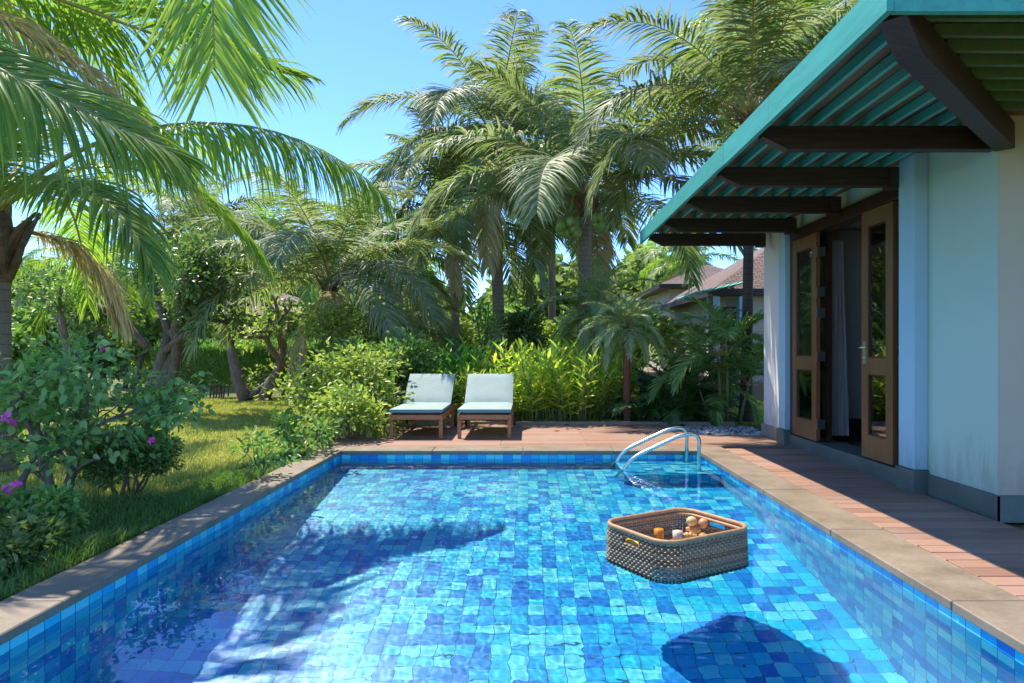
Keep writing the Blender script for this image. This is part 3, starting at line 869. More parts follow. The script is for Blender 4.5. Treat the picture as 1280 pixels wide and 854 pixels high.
tag(b.build("mango", mat_plain("ripe_mango_skin", (0.80, 0.50, 0.03), .35, .15, 10), None, q), "yellow mango behind the tray's handle opening", "fruit")
b = MB(); b.lathe(tp(-HU + .095, 0.035, TF), [(.04, 0), (.05, .004), (.075, .03), (.073, .032), (.045, .010), (0, .009)], 24); tag(b.build("bowl", M_plate, None, tp(-HU + .095, 0.035, TF)), "small white bowl holding the yellow mango", "bowl")
# ------------------------------------------------------------------ planting: materials
C = lambda *a: [tuple(x) for x in a]
M_frond = mat_leaf("coconut_leaflet", C((0.060, 0.085, 0.022), (0.085, 0.115, 0.028), (0.12, 0.135, 0.045), (0.15, 0.155, 0.065), (0.075, 0.12, 0.022)), .40, .055, .42)
M_frond_y = mat_leaf("young_coconut_leaflet", C((0.085, 0.15, 0.018), (0.12, 0.19, 0.02), (0.18, 0.22, 0.028), (0.07, 0.13, 0.015)), .45, .09, .35)
M_frond_d = mat_leaf("withered_leaflet", C((0.30, 0.22, 0.11), (0.40, 0.31, 0.17), (0.24, 0.19, 0.085), (0.33, 0.30, 0.13)), .2, .04, .6, tint=(0.6, 0.5, 0.3))
M_frond_o = mat_leaf("olive_leaflet", C((0.075, 0.115, 0.03), (0.105, 0.14, 0.042), (0.15, 0.165, 0.07), (0.20, 0.19, 0.11), (0.07, 0.115, 0.025)), .38, .06, .42, tint=(0.5, 0.68, 0.12))
M_rachis = mat_plain("palm_rachis", (0.36, 0.30, 0.085), .5, .25, 3)
M_rachis_g = mat_plain("green_palm_rachis", (0.20, 0.24, 0.06), .5, .25, 3)
M_rachis_d = mat_plain("dry_palm_rachis", (0.36, 0.26, 0.13), .7, .25, 3)
def mat_trunk(name, a, b, ring=9.0):
    t = NT(name); co = obj_co(t)
    z = t("SeparateXYZ", {0: co}).outputs[2]
    n = noise(t, co, 6, 5, 0.65); n2 = noise(t, scaled(t, co, (10, 10, 2.5)), 4, 5, .7)
    s = t.math('FRACT', t.math('MULTIPLY', t.math('ADD', z, t.math('MULTIPLY', n, .06)), ring))
    c = t.mix(n2, a, b)
    c = t.mix(t.ramp(s, [(0, (.75,) * 3), (.16, (0,) * 3)]), c, tuple(x * .35 for x in a))
    return t.pbr(c, .85, t.math('ADD', s, n2), .6, .02)
M_ptrunk = mat_trunk("palm_trunk_bark", (0.15, 0.11, 0.075), (0.36, 0.28, 0.20))
M_ptrunk_d = mat_trunk("dark_palm_trunk_bark", (0.055, 0.038, 0.025), (0.15, 0.105, 0.07))
M_fibre = mat_plain("palm_fibre", (0.20, 0.12, 0.06), .95, .45, 14, .9, 40)
M_nut = mat_plain("green_coconut", (0.26, 0.36, 0.09), .4, .25, 9, .1)
def mat_bark(name, a, b):
    t = NT(name); co = obj_co(t)
    n = noise(t, scaled(t, co, (14, 14, 2.2)), 2.0, 6, .7)
    return t.pbr(t.ramp(n, [(.3, a), (.7, b)]), .9, n, .9, .03)
M_bark = mat_bark("rough_bark", (0.085, 0.06, 0.04), (0.33, 0.24, 0.165))
M_bark_g = mat_bark("grey_bark", (0.09, 0.07, 0.05), (0.30, 0.24, 0.18))

# ------------------------------------------------------------------ palm fronds
def bezier_pts(p, n):
    p = [np.array(q, float) for q in p]; u = np.linspace(0, 1, n)[:, None]
    return ((1-u)**3) * p[0] + 3*u*(1-u)**2 * p[1] + 3*u*u*(1-u) * p[2] + u**3 * p[3]
def frond_mesh(name, curve, leaf, seed, mats, count=85, llen=.85, lw=.042, start=.16, droop=.5, rr0=.022, ragged=.12, vang=25, clump=0.0, dang=(68, 26), twist=0.0):
    """curve: (n,3) rachis points from the crown outwards; leaflets in two ranks along it"""
    rg = np.random.default_rng(int(seed) + 5000)
    n = len(curve)
    seg = np.linalg.norm(np.diff(curve, axis=0), axis=1); s = np.concatenate([[0], np.cumsum(seg)]); L = s[-1]; s /= L
    at = lambda u: np.stack([np.interp(u, s, curve[:, k]) for k in range(3)], -1)
    VV, FF, MI = [], [], []; nv = 0
    # rachis tube, 5 sided
    us = np.linspace(0, 1, 18); pts = at(us); tan = np.gradient(pts, axis=0); tan /= np.linalg.norm(tan, axis=1)[:, None]
    up0 = np.array([0, 0, 1.0])
    side = np.cross(tan, up0); bad = np.linalg.norm(side, axis=1) < .15
    hd = curve[-1] - curve[0]; hd[2] = 0
    hs = np.cross(hd / (np.linalg.norm(hd) + 1e-6), up0)
    side[bad] = hs if np.linalg.norm(hs) > .1 else np.array([0, 1.0, 0])
    side /= np.linalg.norm(side, axis=1)[:, None]
    sgn = np.sign((side * side[0]).sum(1)); sgn[sgn == 0] = 1; side *= sgn[:, None]
    upv = np.cross(side, tan)
    if twist:
        ta = np.radians(twist) * np.clip(us / .45, 0, 1)[:, None]
        side, upv = side * np.cos(ta) + upv * np.sin(ta), upv * np.cos(ta) - side * np.sin(ta)
    rad = rr0 * (1 - us * .88) * (1 + 1.2 * np.exp(-us * 14))
    K = 5
    for i in range(18):
        for k in range(K):
            a = 2 * math.pi * k / K
            VV.append(pts[i] + (side[i] * math.cos(a) * 1.1 + upv[i] * math.sin(a) * .8) * rad[i])
    for i in range(17):
        for k in range(K):
            k2 = (k + 1) % K; FF.append((i*K+k, i*K+k2, (i+1)*K+k2, (i+1)*K+k)); MI.append(1)
    VV = [np.array(VV)]; nv = 18 * K
    # leaflets
    N = count * 2
    u = start + (1 - start) * (np.repeat(np.linspace(0, 1, count), 2) ** .95) + rg.normal(0, .003, N)
    u = np.clip(u, start, .998)
    sd = np.tile([1.0, -1.0], count)
    v = (u - start) / (1 - start)
    prof = np.interp(v, [0, .12, .35, .7, .9, 1], [.55, .82, 1, .86, .62, .45])
    ll = llen * prof * rg.uniform(1 - ragged * 2, 1 + ragged, N)
    ang = np.radians(np.interp(v, [0, 1], dang) + rg.normal(0, 4.5, N))
    I = lambda A: np.stack([np.interp(u, us, A[:, k]) for k in range(3)], -1)
    T, S, U, B = I(tan), I(side), I(upv), at(u)
    va = np.radians(vang + rg.normal(0, 9, N))
    D = T * np.cos(ang)[:, None] + (S * sd[:, None] * np.cos(va)[:, None] + U * np.sin(va)[:, None]) * np.sin(ang)[:, None]
    D /= np.linalg.norm(D, axis=1)[:, None]
    nrm = np.cross(D, T * sd[:, None]); nrm /= np.linalg.norm(nrm, axis=1)[:, None] + 1e-9
    M = 5
    us2 = np.linspace(0, 1, M)
    wid = np.array([.55, 1.0, .9, .62, .06]) * lw * .5
    dr = droop * rg.uniform(.6, 1.35, N)
    P_ = B.copy(); cur = D.copy()
    strips = []
    for j in range(M):
        if j:
            cur = cur + np.array([0, 0, -1.0]) * (dr * .5)[:, None] * (.35 + us2[j])
            cur += rg.normal(0, .02, (N, 3))
            cur /= np.linalg.norm(cur, axis=1)[:, None]
            P_ = P_ + cur * (ll / (M - 1))[:, None]
        W = np.cross(cur, nrm); W /= np.linalg.norm(W, axis=1)[:, None] + 1e-9
        nn = np.cross(W, cur)
        w_ = wid[j] * (.75 + .25 * prof)[:, None]
        strips.append((P_ - W * w_, P_ + nn * w_ * .5, P_ + W * w_))
    A = np.stack([np.stack(x, 1) for x in strips], 1)              # N, M, 3, 3
    VV.append(A.reshape(-1, 3))
    base = nv + np.arange(N)[:, None] * (M * 3)
    q = []
    for j in range(M - 1):
        for k in range(2):
            q.append(np.concatenate([base + j*3+k, base + j*3+k+1, base + (j+1)*3+k+1, base + (j+1)*3+k], 1))
    q = np.stack(q, 1).reshape(-1, 4)
    F = np.concatenate([np.array(FF), q]); mi = np.concatenate([np.array(MI), np.zeros(len(q), int)])
    return np_mesh(name, np.concatenate(VV), F, mats, mi)

def arc(L, e0, bend_, n=40, pw=1.4, side=0.0):
    """rachis curve in the x-z plane: starts at elevation e0 (deg) and bends down by bend_ deg"""
    pts = [np.zeros(3)]; 
    for i in range(n):
        q = (i + .5) / n
        a = math.radians(max(-88, e0 - bend_ * q ** pw)); b = side * q
        pts.append(pts[-1] + np.array([math.cos(a) * math.cos(b), math.cos(a) * math.sin(b), math.sin(a)]) * L / n)
    return np.array(pts)

KINDS = {}
def kind(name, L, mats, seed, elevs=(78, 62, 48, 34, 20, 5, -15, -38), bendf=1.0, variants=2, dead=True, **kw):
    ms = {}
    for e in elevs:
        ms[e] = [frond_mesh(name + "_frond", arc(L * (1 + .04 * v), e, (50 + (80 - abs(e - 20)) * .45) * bendf * (1 + .12 * v), side=.12 * (-1) ** v), None, seed + e + v * 100, mats, **kw) for v in range(variants)]
    dm = [frond_mesh(name + "_dry_frond", arc(L * .9, e, 62, side=.2), None, seed + 77 + e, [M_frond_d, M_rachis_d], **{**kw, 'droop': kw.get('droop', .5) * 2.2, 'ragged': .2}) for e in (-20, -50)] if dead else []
    KINDS[name] = (ms, dm)
coco = dict(count=105, llen=.92, lw=.044, droop=.48, dang=(80, 38), vang=16)
kind("coconut", 3.9, [M_frond_o, M_rachis], 10, **coco)
kind("green_coconut", 3.4, [M_frond_y, M_rachis_g], 300, elevs=(80, 66, 50, 32, 14, -8), dead=True, **coco)
kind("far_coconut", 3.8, [M_frond_o, M_rachis], 500, elevs=(76, 55, 34, 12, -14, -40), variants=2, dead=True, count=74, llen=.90, lw=.056, droop=.48, dang=(80, 38), vang=16)
kind("far_green", 3.6, [M_frond_y, M_rachis_g], 700, elevs=(76, 55, 34, 12, -14), variants=2, dead=True, count=74, llen=.90, lw=.056, droop=.48, dang=(80, 38), vang=16)

def palm(base, crown, label, kname, n=24, scale=1.0, rt=.13, seed=0, dead=2, emin=-30, emax=82, group=None, name="coconut_palm", trunk_mat=None, lean=0.0, azs=None, azr=(0, 360), boots=True, bulge=1.5):
    rd = random.Random(seed)
    base, crown = Vector(base), Vector(crown)
    o = empty(name, base, label, "palm tree", group)
    b = MB(); N = 40; H = crown - base; pts = []; rad = []
    bow = Vector((rd.uniform(-1, 1), rd.uniform(-1, 1), 0)) * lean
    for i in range(N + 1):
        q = i / N
        pts.append(base + H * q + bow * math.sin(q * math.pi) * H.length * .12)
        rad.append(rt * ((bulge - 1) * math.exp(-q * H.length / .35) + 1 - .22 * q) * (1 + .035 * (i % 2)))
    b.tube(pts, rad, 12)
    b.build("trunk", trunk_mat or M_ptrunk, o)
    if boots:                                                      # fibre and old leaf bases under the crown
        b = MB(); b.lathe(crown + Vector((0, 0, -.42 * scale)), [(rt * .8, 0), (rt * 1.15, .15 * scale), (rt * 1.35, .32 * scale), (rt * 1.1, .5 * scale), (rt * .5, .66 * scale)], 12)
        for i in range(10):
            a = rd.uniform(0, 6.28); e = Vector((math.cos(a), math.sin(a), 0))
            p = crown + e * rt * .9 + Vector((0, 0, rd.uniform(-.38, .02) * scale))
            b.tube([p, p + e * .13 * scale + Vector((0, 0, .16 * scale)), p + e * rd.uniform(.2, .38) * scale + Vector((0, 0, rd.uniform(.2, .34) * scale))], [.045 * scale, .032 * scale, .012 * scale], 6)
        b.build("crown_base", M_fibre, o)
    ms, dm = KINDS[kname]; es = sorted(ms)
    for i in range(n):
        q = (i + .5) / n
        e = emax + (emin - emax) * q ** .85 + rd.uniform(-7, 7)
        k = min(es, key=lambda x: abs(x - e))
        me = rd.choice(ms[k])
        az = azr[0] + ((i * 137.5 + seed * 61) % 360) / 360 * (azr[1] - azr[0]) + rd.uniform(-10, 10)
        f = link("frond", me, o)
        f.location = crown - base + Vector((0, 0, rd.uniform(-.06, .1) * scale))
        sc = scale * rd.uniform(.86, 1.08) * (.75 + .25 * min(1, (1 - q) * .0 + q * 3.5))
        f.scale = (sc, sc * rd.choice((1, -1)), sc)
        f.rotation_euler = (R(rd.uniform(-6, 6)), R(max(-12, min(12, k - e))), R(az))
    for i in range(dead):
        f = link("dry_frond", rd.choice(dm), o)
        f.location = crown - base + Vector((0, 0, -.12 * scale)); sc = scale * rd.uniform(.7, .95); f.scale = (sc, sc, sc)
        f.rotation_euler = (0, 0, R(rd.uniform(*azr)))
    return o, crown - base

# central coconut palm with nuts
c = P(732, 246, 15)
o, co_ = palm((c.x - .05, 15, GZ), c, "coconut palm with two bunches of green nuts above the ginger, its trunk bare and ringed", "coconut", 22, 1.16, .165, 7, 1, 6)
rd = random.Random(6)
for bx, by, bz in ((-.40, -.5, -.74), (.34, -.55, -.62)):
    b = MB(); cc = c + Vector((bx, by, bz)); b.tube([c + Vector((0, 0, .12)), c + Vector((bx * .6, by * .6, .25)), cc + Vector((0, 0, .08))], [.03, .025, .015], 7)
    bun = b.build("coconut_bunch", M_rachis_g, o)
    for k in range(14):
        p = cc + Vector((rd.uniform(-.19, .19), rd.uniform(-.16, .1), rd.uniform(-.2, .1)))
        b = MB(); b.ellipsoid(p, (.105, .10, .125), 12, 8, rz=rd.uniform(0, 3)); b.build("coconut", M_nut, bun)
# other coconut palms: pixel of crown, pixel x of trunk foot, depth
def pp(px, py, Y, fx, label, kname, **kw):
    c = P(px, py, Y); x = (fx - 660) * Y / 853
    return palm((x, Y, GZ), c, label, kname, **kw)
pp(617, 172, 18.5, 626, "tall coconut palm with a pale ringed trunk standing behind the two loungers", "coconut", n=21, scale=1.16, seed=11, rt=.17, dead=2, emin=-14)
pp(412, 352, 14.0, 415, "short coconut palm with arching grey green fronds behind the leafy shrub", "coconut", n=20, scale=.86, seed=21, rt=.13, emin=6, dead=2)
pp(938, 150, 11.6, 932, "coconut palm close behind the villa's end wall, with a slim dark trunk", "coconut", n=20, scale=.88, seed=31, emin=8, rt=.095, trunk_mat=M_ptrunk_d, dead=1, boots=True)
pp(1005, 40, 15.5, 985, "taller yellow green palm rising above the villa's turquoise eave", "green_coconut", n=26, scale=1.0, seed=41, rt=.14)
pp(568, 262, 19.5, 570, "slim grey trunked coconut palm at the back, left of the two loungers' ringed palm", "far_coconut", n=24, seed=51, rt=.13)
pp(470, 318, 22, 480, "bushy green coconut palm far behind the leafy shrub", "far_green", n=24, seed=61, rt=.15)
pp(335, 300, 27, 338, "green coconut palm beyond the clipped hedge, behind the twisted trunks", "far_green", n=24, scale=.9, seed=71, rt=.15)
pp(250, 285, 24, 250, "olive coconut palm far beyond the dark leafy tree", "far_coconut", n=24, seed=81, rt=.15)
pp(120, 335, 18, 126, "yellowish young palm between the near palm trunk and the dark leafy tree", "far_green", n=18, scale=.62, seed=91, rt=.12)
pp(690, 232, 25, 690, "distant bright palm left of the nut bearing palm's trunk", "far_green", n=22, seed=111, rt=.15)
pp(862, 325, 34, 862, "small distant palm showing above the hipped roof", "far_green", n=20, seed=131, rt=.15)
pp(505, 408, 15.5, 512, "stumpy palm with a ringed trunk and dry drooping fronds left of the loungers", "far_coconut", n=14, scale=.5, seed=141, rt=.14, dead=8, emin=-35)

# near left palm, its fronds set to the photograph's arcs
def own_fronds(o, base, specs, mats, seed, **kw):
    for i, (pts, extra) in enumerate(specs):
        cv = bezier_pts([Vector(p) - Vector(base) for p in pts], 40)
        k = {**kw, **extra}; nm_ = k.pop('nm', 'frond'); m = k.pop('mats', mats)
        link(nm_, frond_mesh("near_frond", cv, None, seed + i, m, **k), o)
c = P(-4, 262, 7.0)
nb = Vector((c.x - .02, 7.0, GZ))
o = empty("coconut_palm", nb, "near coconut palm at the left edge, its thick trunk behind the bougainvillea", "palm tree")
b = MB(); N = 40; pts = [nb.lerp(c, i / N) for i in range(N + 1)]
b.tube(pts, [.135 * (1 + .5 * math.exp(-i / 5) - .1 * i / N) * (1 + .03 * (i % 2)) for i in range(N + 1)], 14); b.build("trunk", M_ptrunk, o)
rd = random.Random(9); b = MB()
b.lathe(c + Vector((0, 0, -.75)), [(.13, 0), (.145, .25), (.15, .5), (.12, .75), (.05, .9)], 14)
for i in range(16):
    a = rd.uniform(0, 6.28); e = Vector((math.cos(a), math.sin(a), 0)); p = c + e * .12 + Vector((0, 0, rd.uniform(-.7, -.1)))
    b.tube([p, p + e * .1 + Vector((0, 0, .2)), p + e * rd.uniform(.12, .3) + Vector((0, 0, rd.uniform(.35, .6)))], [.045, .035, .015], 7)
b.build("crown_base", M_fibre, o)
near = dict(count=140, llen=.92, lw=.028, droop=.45, rr0=.035, start=.2)
sp = []
sp.append(([c, P(95, 150, 6.7), P(330, 95, 7.0), P(482, 245, 7.2)], dict(start=.30, llen=.98, droop=1.5, vang=-6, count=165)))           # long arch to the right
sp.append(([c, P(60, 200, 7.6), P(210, 160, 8.4), P(330, 330, 8.8)], dict(droop=.8)))
sp.append(([c, P(20, 120, 7.0), P(60, 20, 7.2), P(170, 10, 7.4)], dict()))
sp.append(([c, P(-10, 120, 6.6), P(-70, 30, 6.4), P(-160, 20, 6.2)], dict()))
sp.append(([c, P(-30, 180, 7.5), P(-160, 150, 8), P(-260, 300, 8.5)], dict()))
sp.append(([c, P(30, 170, 8.2), P(120, 100, 9.8), P(190, 160, 11)], dict()))
sp.append(([c, P(50, 225, 6.2), P(120, 190, 5.6), P(190, 330, 5.3)], dict(droop=.75, llen=.8)))
sp.append(([c, P(-40, 200, 6.2), P(-110, 150, 5.2), P(-200, 330, 4.8)], dict()))
sp.append(([c + Vector((0, 0, -.2)), P(50, 290, 7.2), P(110, 290, 7.6), P(150, 400, 7.9)], dict(nm='dry_frond', mats=[M_frond_d, M_rachis_d], droop=1.2, ragged=.2, llen=.6)))
sp.append(([c, P(40, 210, 8.4), P(100, 200, 10), P(110, 380, 11.4)], dict(droop=.7)))
own_fronds(o, nb, sp, [M_frond_y, M_rachis], 900, **near)

# palm outside the frame on the left whose fronds hang into the picture
tb = Vector((-5.6, 4.2, GZ)); tc = Vector((-5.4, 4.4, 4.0))
o = empty("coconut_palm", tb, "coconut palm beyond the picture's left edge, its green fronds hanging in from the top corner", "palm tree")
b = MB(); pts = [tb.lerp(tc, i / N) for i in range(N + 1)]
b.tube(pts, [.17 * (1 + .5 * math.exp(-i / 5) - .15 * i / N) * (1 + .03 * (i % 2)) for i in range(N + 1)], 14); b.build("trunk", M_ptrunk, o)
b = MB(); b.lathe(tc + Vector((0, 0, -.6)), [(.15, 0), (.2, .3), (.2, .5), (.1, .8)], 12); b.build("crown_base", M_fibre, o)
sp = []
sp.append(([tc, P(-300, -60, 4.3), P(-60, 60, 4.6), P(215, 190, 4.9)], dict(droop=.7, llen=1.0, vang=12, count=170, twist=-38)))                     # lower left frond with its rachis in view
sp.append(([tc, P(40, -900, 4.6), P(260, -620, 4.7), P(268, 82, 4.6)], dict(droop=.08, llen=1.35, vang=2, start=.3, count=200, lw=.032, dang=(54, 33), ragged=.05, twist=90)))   # chevron frond hanging tip down
sp.append(([tc, P(-100, -200, 5.2), P(120, -160, 6.4), P(300, 90, 7.4)], dict(droop=.6)))
sp.append(([tc, P(-200, -60, 5.0), P(40, -20, 6.2), P(235, 230, 7.0)], dict(droop=.9, mats=[M_frond_d, M_rachis_d], nm='dry_frond', ragged=.15, llen=.7)))
sp.append(([tc, P(-150, -120, 6.0), P(120, 40, 6.8), P(372, 96, 7.6)], dict(droop=.55, twist=40)))
sp.append(([tc, P(-300, -200, 5.0), P(-100, -60, 6.5), P(60, 60, 8.2)], dict()))
sp.append(([tc, P(-600, -200, 4.4), P(-800, -60, 4.5), P(-900, 200, 4.6)], dict()))
sp.append(([tc, tc + Vector((-.4, -1.2, 1.0)), tc + Vector((-.5, -2.4, .7)), tc + Vector((-.6, -3.2, -.6))], dict()))
sp.append(([tc, tc + Vector((.3, 1.0, 1.4)), tc + Vector((.4, 2.6, 1.5)), tc + Vector((.5, 4.0, .3))], dict()))
own_fronds(o, tb, sp, [M_frond_y, M_rachis], 950, **near)

# ------------------------------------------------------------------ broadleaf plants
def leaf_mesh(name, P0, D, Nn, ln, wd, mats, fold=.25, curl=.15, extra=None):
    """one folded leaf per row: base P0, direction D, normal Nn, length ln, width wd"""
    n = len(P0)
    D = D / np.linalg.norm(D, axis=1)[:, None]
    W = np.cross(Nn, D); W /= np.linalg.norm(W, axis=1)[:, None] + 1e-9
    U = np.cross(D, W)
    l = ln[:, None]; w = wd[:, None] * .5
    V = np.stack([P0, P0 + D*l*.3 + W*w + U*w*fold, P0 + D*l*.68 + W*w*.82 + U*(w*fold - l*curl*.35),
                  P0 + D*l - U*l*curl, P0 + D*l*.68 - W*w*.82 + U*(w*fold - l*curl*.35), P0 + D*l*.3 - W*w + U*w*fold], 1).reshape(-1, 3)
    b = np.arange(n)[:, None] * 6
    F = np.concatenate([np.concatenate([b, b+1, b+2, b+3], 1), np.concatenate([b, b+3, b+4, b+5], 1)])
    mi = np.zeros(len(F), int)
    if extra is not None:
        V2, F2 = extra; F = [F, np.asarray(F2) + len(V)] ; V = np.concatenate([V, V2]); mi = np.concatenate([mi, np.ones(len(F2), int)])
    return np_mesh(name, V, F, mats, mi)
def unit(a): return a / (np.linalg.norm(a, axis=1)[:, None] + 1e-9)
def branches(rd, start, dirn, L, r, depth, out, tips, spread=.6, up=.15, split=(2, 3), shrink=.7, wob=.18, nseg=5):
    pts = [Vector(start)]; d = Vector(dirn).normalized()
    for i in range(nseg):
        d = (d + Vector((rd.gauss(0, wob), rd.gauss(0, wob), rd.gauss(0, wob) + up * .3))).normalized()
        pts.append(pts[-1] + d * L / nseg)
    out.append((pts, [r * (1 - .4 * i / nseg) for i in range(nseg + 1)]))
    if depth == 0: tips.append((pts[-1], d)); tips.append((pts[-3], d)); return
    for k in range(rd.randint(*split)):
        a = rd.uniform(0, 6.28); p = d.orthogonal().normalized(); p.rotate(Matrix.Rotation(a, 3, d))
        nd = (d + p * spread * rd.uniform(.6, 1.3) + Vector((0, 0, up))).normalized()
        branches(rd, pts[-1] if k else pts[-2], nd, L * shrink * rd.uniform(.8, 1.15), r * .58, depth - 1, out, tips, spread, up, split, shrink, wob, nseg)
def cloud(rg, tips, per, rad, ln, wd, droop=.3, upn=.7, flat=.8):
    T = np.array([list(p) for p, d in tips]); TD = np.array([list(d) for p, d in tips])
    k = rg.integers(0, len(T), per * len(T))
    off = rg.normal(0, 1, (len(k), 3)); off = unit(off) * (rg.random(len(k)) ** .5)[:, None] * rad; off[:, 2] *= flat
    P0 = T[k] + off
    D = unit(off) * .8 + TD[k] * .5 + rg.normal(0, .45, (len(k), 3)); D[:, 2] -= droop
    D = unit(D)
    Nn = rg.normal(0, .5, (len(k), 3)) + np.array([0, 0, upn]) + off / rad * .3
    return P0, D, Nn, ln * rg.uniform(.65, 1.25, len(k)), wd * rg.uniform(.75, 1.2, len(k))
def tree(name, label, cat, base, starts, leafmat, barkmat, per=26, rad=.35, ln=.09, wd=.045, depth=3, seed=0, group=None, droop=.3, upn=.7, flat=.8, crown_name="crown", trunk_name="trunk", zmin=.03, **kw):
    rd = random.Random(seed); rg = np.random.default_rng(int(seed) + 5000)
    base = Vector(base); o = empty(name, base, label, cat, group)
    out, tips = [], []
    for st, dr, L, r in starts: branches(rd, base + Vector(st), dr, L, r, depth, out, tips, **kw)
    b = MB()
    for pts, rad_ in out: b.tube(pts, rad_, 8 if rad_[0] > .03 else 5, caps=True)
    b.build(trunk_name, barkmat, o)
    P0, D, Nn, l, w = cloud(rg, tips, per, rad, ln, wd, droop, upn, flat)
    keep = P0[:, 2] > zmin
    P0, D, Nn, l, w = P0[keep], D[keep], Nn[keep], l[keep], w[keep]
    link(crown_name, leaf_mesh(name + "_leaves", P0 - np.array(base), D, Nn, l, w, [leafmat]), o)
    return o, tips
M_lf_dark = mat_leaf("dark_glossy_leaf", C((0.032, 0.06, 0.014), (0.05, 0.09, 0.018), (0.08, 0.12, 0.025), (0.13, 0.16, 0.04)), .32, .10, .34)
M_lf_mid = mat_leaf("mid_green_leaf", C((0.05, 0.11, 0.020), (0.08, 0.15, 0.026), (0.12, 0.195, 0.035), (0.19, 0.25, 0.055)), .36, .08, .38)
M_lf_yel = mat_leaf("yellow_green_leaf", C((0.085, 0.14, 0.022), (0.14, 0.20, 0.028), (0.20, 0.24, 0.035), (0.28, 0.28, 0.05), (0.10, 0.17, 0.03)), .38, .08, .38)
M_lf_gin = mat_leaf("ginger_leaf", C((0.10, 0.19, 0.020), (0.17, 0.27, 0.022), (0.28, 0.34, 0.03), (0.42, 0.40, 0.05), (0.14, 0.22, 0.025)), .45, .09, .36)
M_lf_gin2 = mat_leaf("bright_green_strap_leaf", C((0.05, 0.17, 0.025), (0.08, 0.23, 0.03), (0.12, 0.28, 0.04)), .40, .09, .36)
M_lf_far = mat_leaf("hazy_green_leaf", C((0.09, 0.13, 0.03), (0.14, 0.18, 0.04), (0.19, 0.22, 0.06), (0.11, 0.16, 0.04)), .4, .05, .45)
M_lf_hedge = mat_leaf("feathery_hedge_leaf", C((0.09, 0.17, 0.04), (0.13, 0.22, 0.055), (0.18, 0.27, 0.07)), .4, .05, .45)
M_lf_bou = mat_leaf('soft_bougainvillea_leaf', C((0.06, 0.12, 0.028), (0.09, 0.165, 0.04), (0.135, 0.215, 0.06), (0.20, 0.26, 0.09)), .40, .07, .4)
M_petal = mat_leaf("magenta_bract", C((0.50, 0.02, 0.16), (0.60, 0.04, 0.22), (0.66, 0.09, 0.28)), .4, .04, .5, tint=(0.9, 0.2, 0.6))

# dark leafy tree with thick twisted trunk
c0 = P(188, 470, 12.5); c0.z = GZ
tree("broadleaf_tree", "dark leafy tree with a thick forked twisted trunk behind the bougainvillea", "tree", c0,
     [((-.12, 0, 0), (.12, 0, 1), 1.6, .13), ((.10, .05, 0), (.15, .1, 1), 1.7, .19), ((.24, 0, 0), (.28, -.1, 1), 1.65, .12), ((0, -.1, 1.3), (-.9, -.1, 1), .95, .08)],
     M_lf_dark, M_bark, per=44, rad=.38, ln=.10, wd=.05, depth=3, seed=4, spread=.85, up=.15, shrink=.58)
c0 = P(105, 470, 11.5); c0.z = GZ
tree("broadleaf_tree", "slender grey trunked tree with a thin crown left of the dark leafy tree", "tree", c0, [((0, 0, 0), (.02, 0, 1), 1.75, .105)],
     M_lf_mid, M_bark_g, per=32, rad=.32, ln=.09, wd=.05, depth=3, seed=5, spread=.9, up=.1, shrink=.42, wob=.07)
# twisted stump with two stems and light regrowth
c0 = P(318, 497, 16.6); c0.z = GZ
tree("twisted_tree", "gnarled tree of two twisted brown stems with pale young leaves before the hedge", "tree", c0,
     [((-.18, 0, 0), (-.3, 0, 1), 1.5, .17), ((.2, 0, 0), (.35, 0, 1), 1.45, .16), ((-.1, 0, .1), (.6, .1, .9), .8, .08)], M_lf_yel, M_bark, per=9, rad=.42, ln=.13, wd=.07, depth=3, seed=16, spread=.95, up=.05, shrink=.52, wob=.2)
c0 = P(660, 450, 16.5); c0.z = GZ
tree("broadleaf_tree", "round dark leafed tree between the two ringed palm trunks", "tree", c0, [((0, 0, 0), (0, 0, 1), 1.0, .09), ((.1, 0, .1), (.3, 0, 1), 1.0, .07)], M_lf_dark, M_bark, per=46, rad=.38, ln=.13, wd=.065, depth=3, seed=7, spread=.8, up=.2, shrink=.62)
c0 = P(596, 470, 14); c0.z = GZ
tree("sapling", "thin dark stemmed sapling behind the right lounger", "sapling", c0, [((0, 0, 0), (0, 0, 1), 1.3, .035), ((.05, 0, 0), (.08, 0, 1), 1.1, .028)], M_lf_mid, M_bark, per=22, rad=.28, ln=.1, wd=.045, depth=2, seed=8, spread=.6, up=.3, shrink=.6, wob=.06)

# leafy shrub at the deck's left corner: three plants
def shrub(px, pyb, Y, label, mat, n, L, depth, seed, per, rad, ln, wd, r=.022, tilt=.5, name="leafy_shrub", cat="shrub", group=None, **kw):
    c = P(px, pyb, Y); c.z = GZ; rd = random.Random(seed)
    st = []
    for i in range(n):
        a = i * 2.4 + rd.uniform(-.3, .3); q = rd.uniform(.3, 1) * tilt
        st.append(((math.cos(a) * .08, math.sin(a) * .08, 0), (math.cos(a) * q, math.sin(a) * q, 1), L * rd.uniform(.8, 1.15), r))
    return tree(name, label, cat, c, st, mat, M_bark_g, per=per, rad=rad, ln=ln, wd=wd, depth=depth, seed=seed, group=group, crown_name="foliage", trunk_name="stem", **kw)
shrub(446, 548, 10.4, "tall yellow green leafy shrub at the deck's corner beside the left lounger", M_lf_yel, 9, .52, 3, 21, 15, .34, .095, .045, tilt=.75, up=.2, shrink=.74, wob=.3, spread=.8)
shrub(425, 556, 9.3, "lower pale green shrub leaning over the coping's far left corner", M_lf_yel, 8, .34, 2, 22, 24, .25, .085, .042, tilt=.9, up=.2, shrink=.75, wob=.3, spread=.8)
shrub(470, 536, 11.6, "bright green shrub directly behind the left lounger", M_lf_mid, 8, .55, 3, 23, 28, .30, .12, .045, tilt=.55, up=.2, shrink=.65)
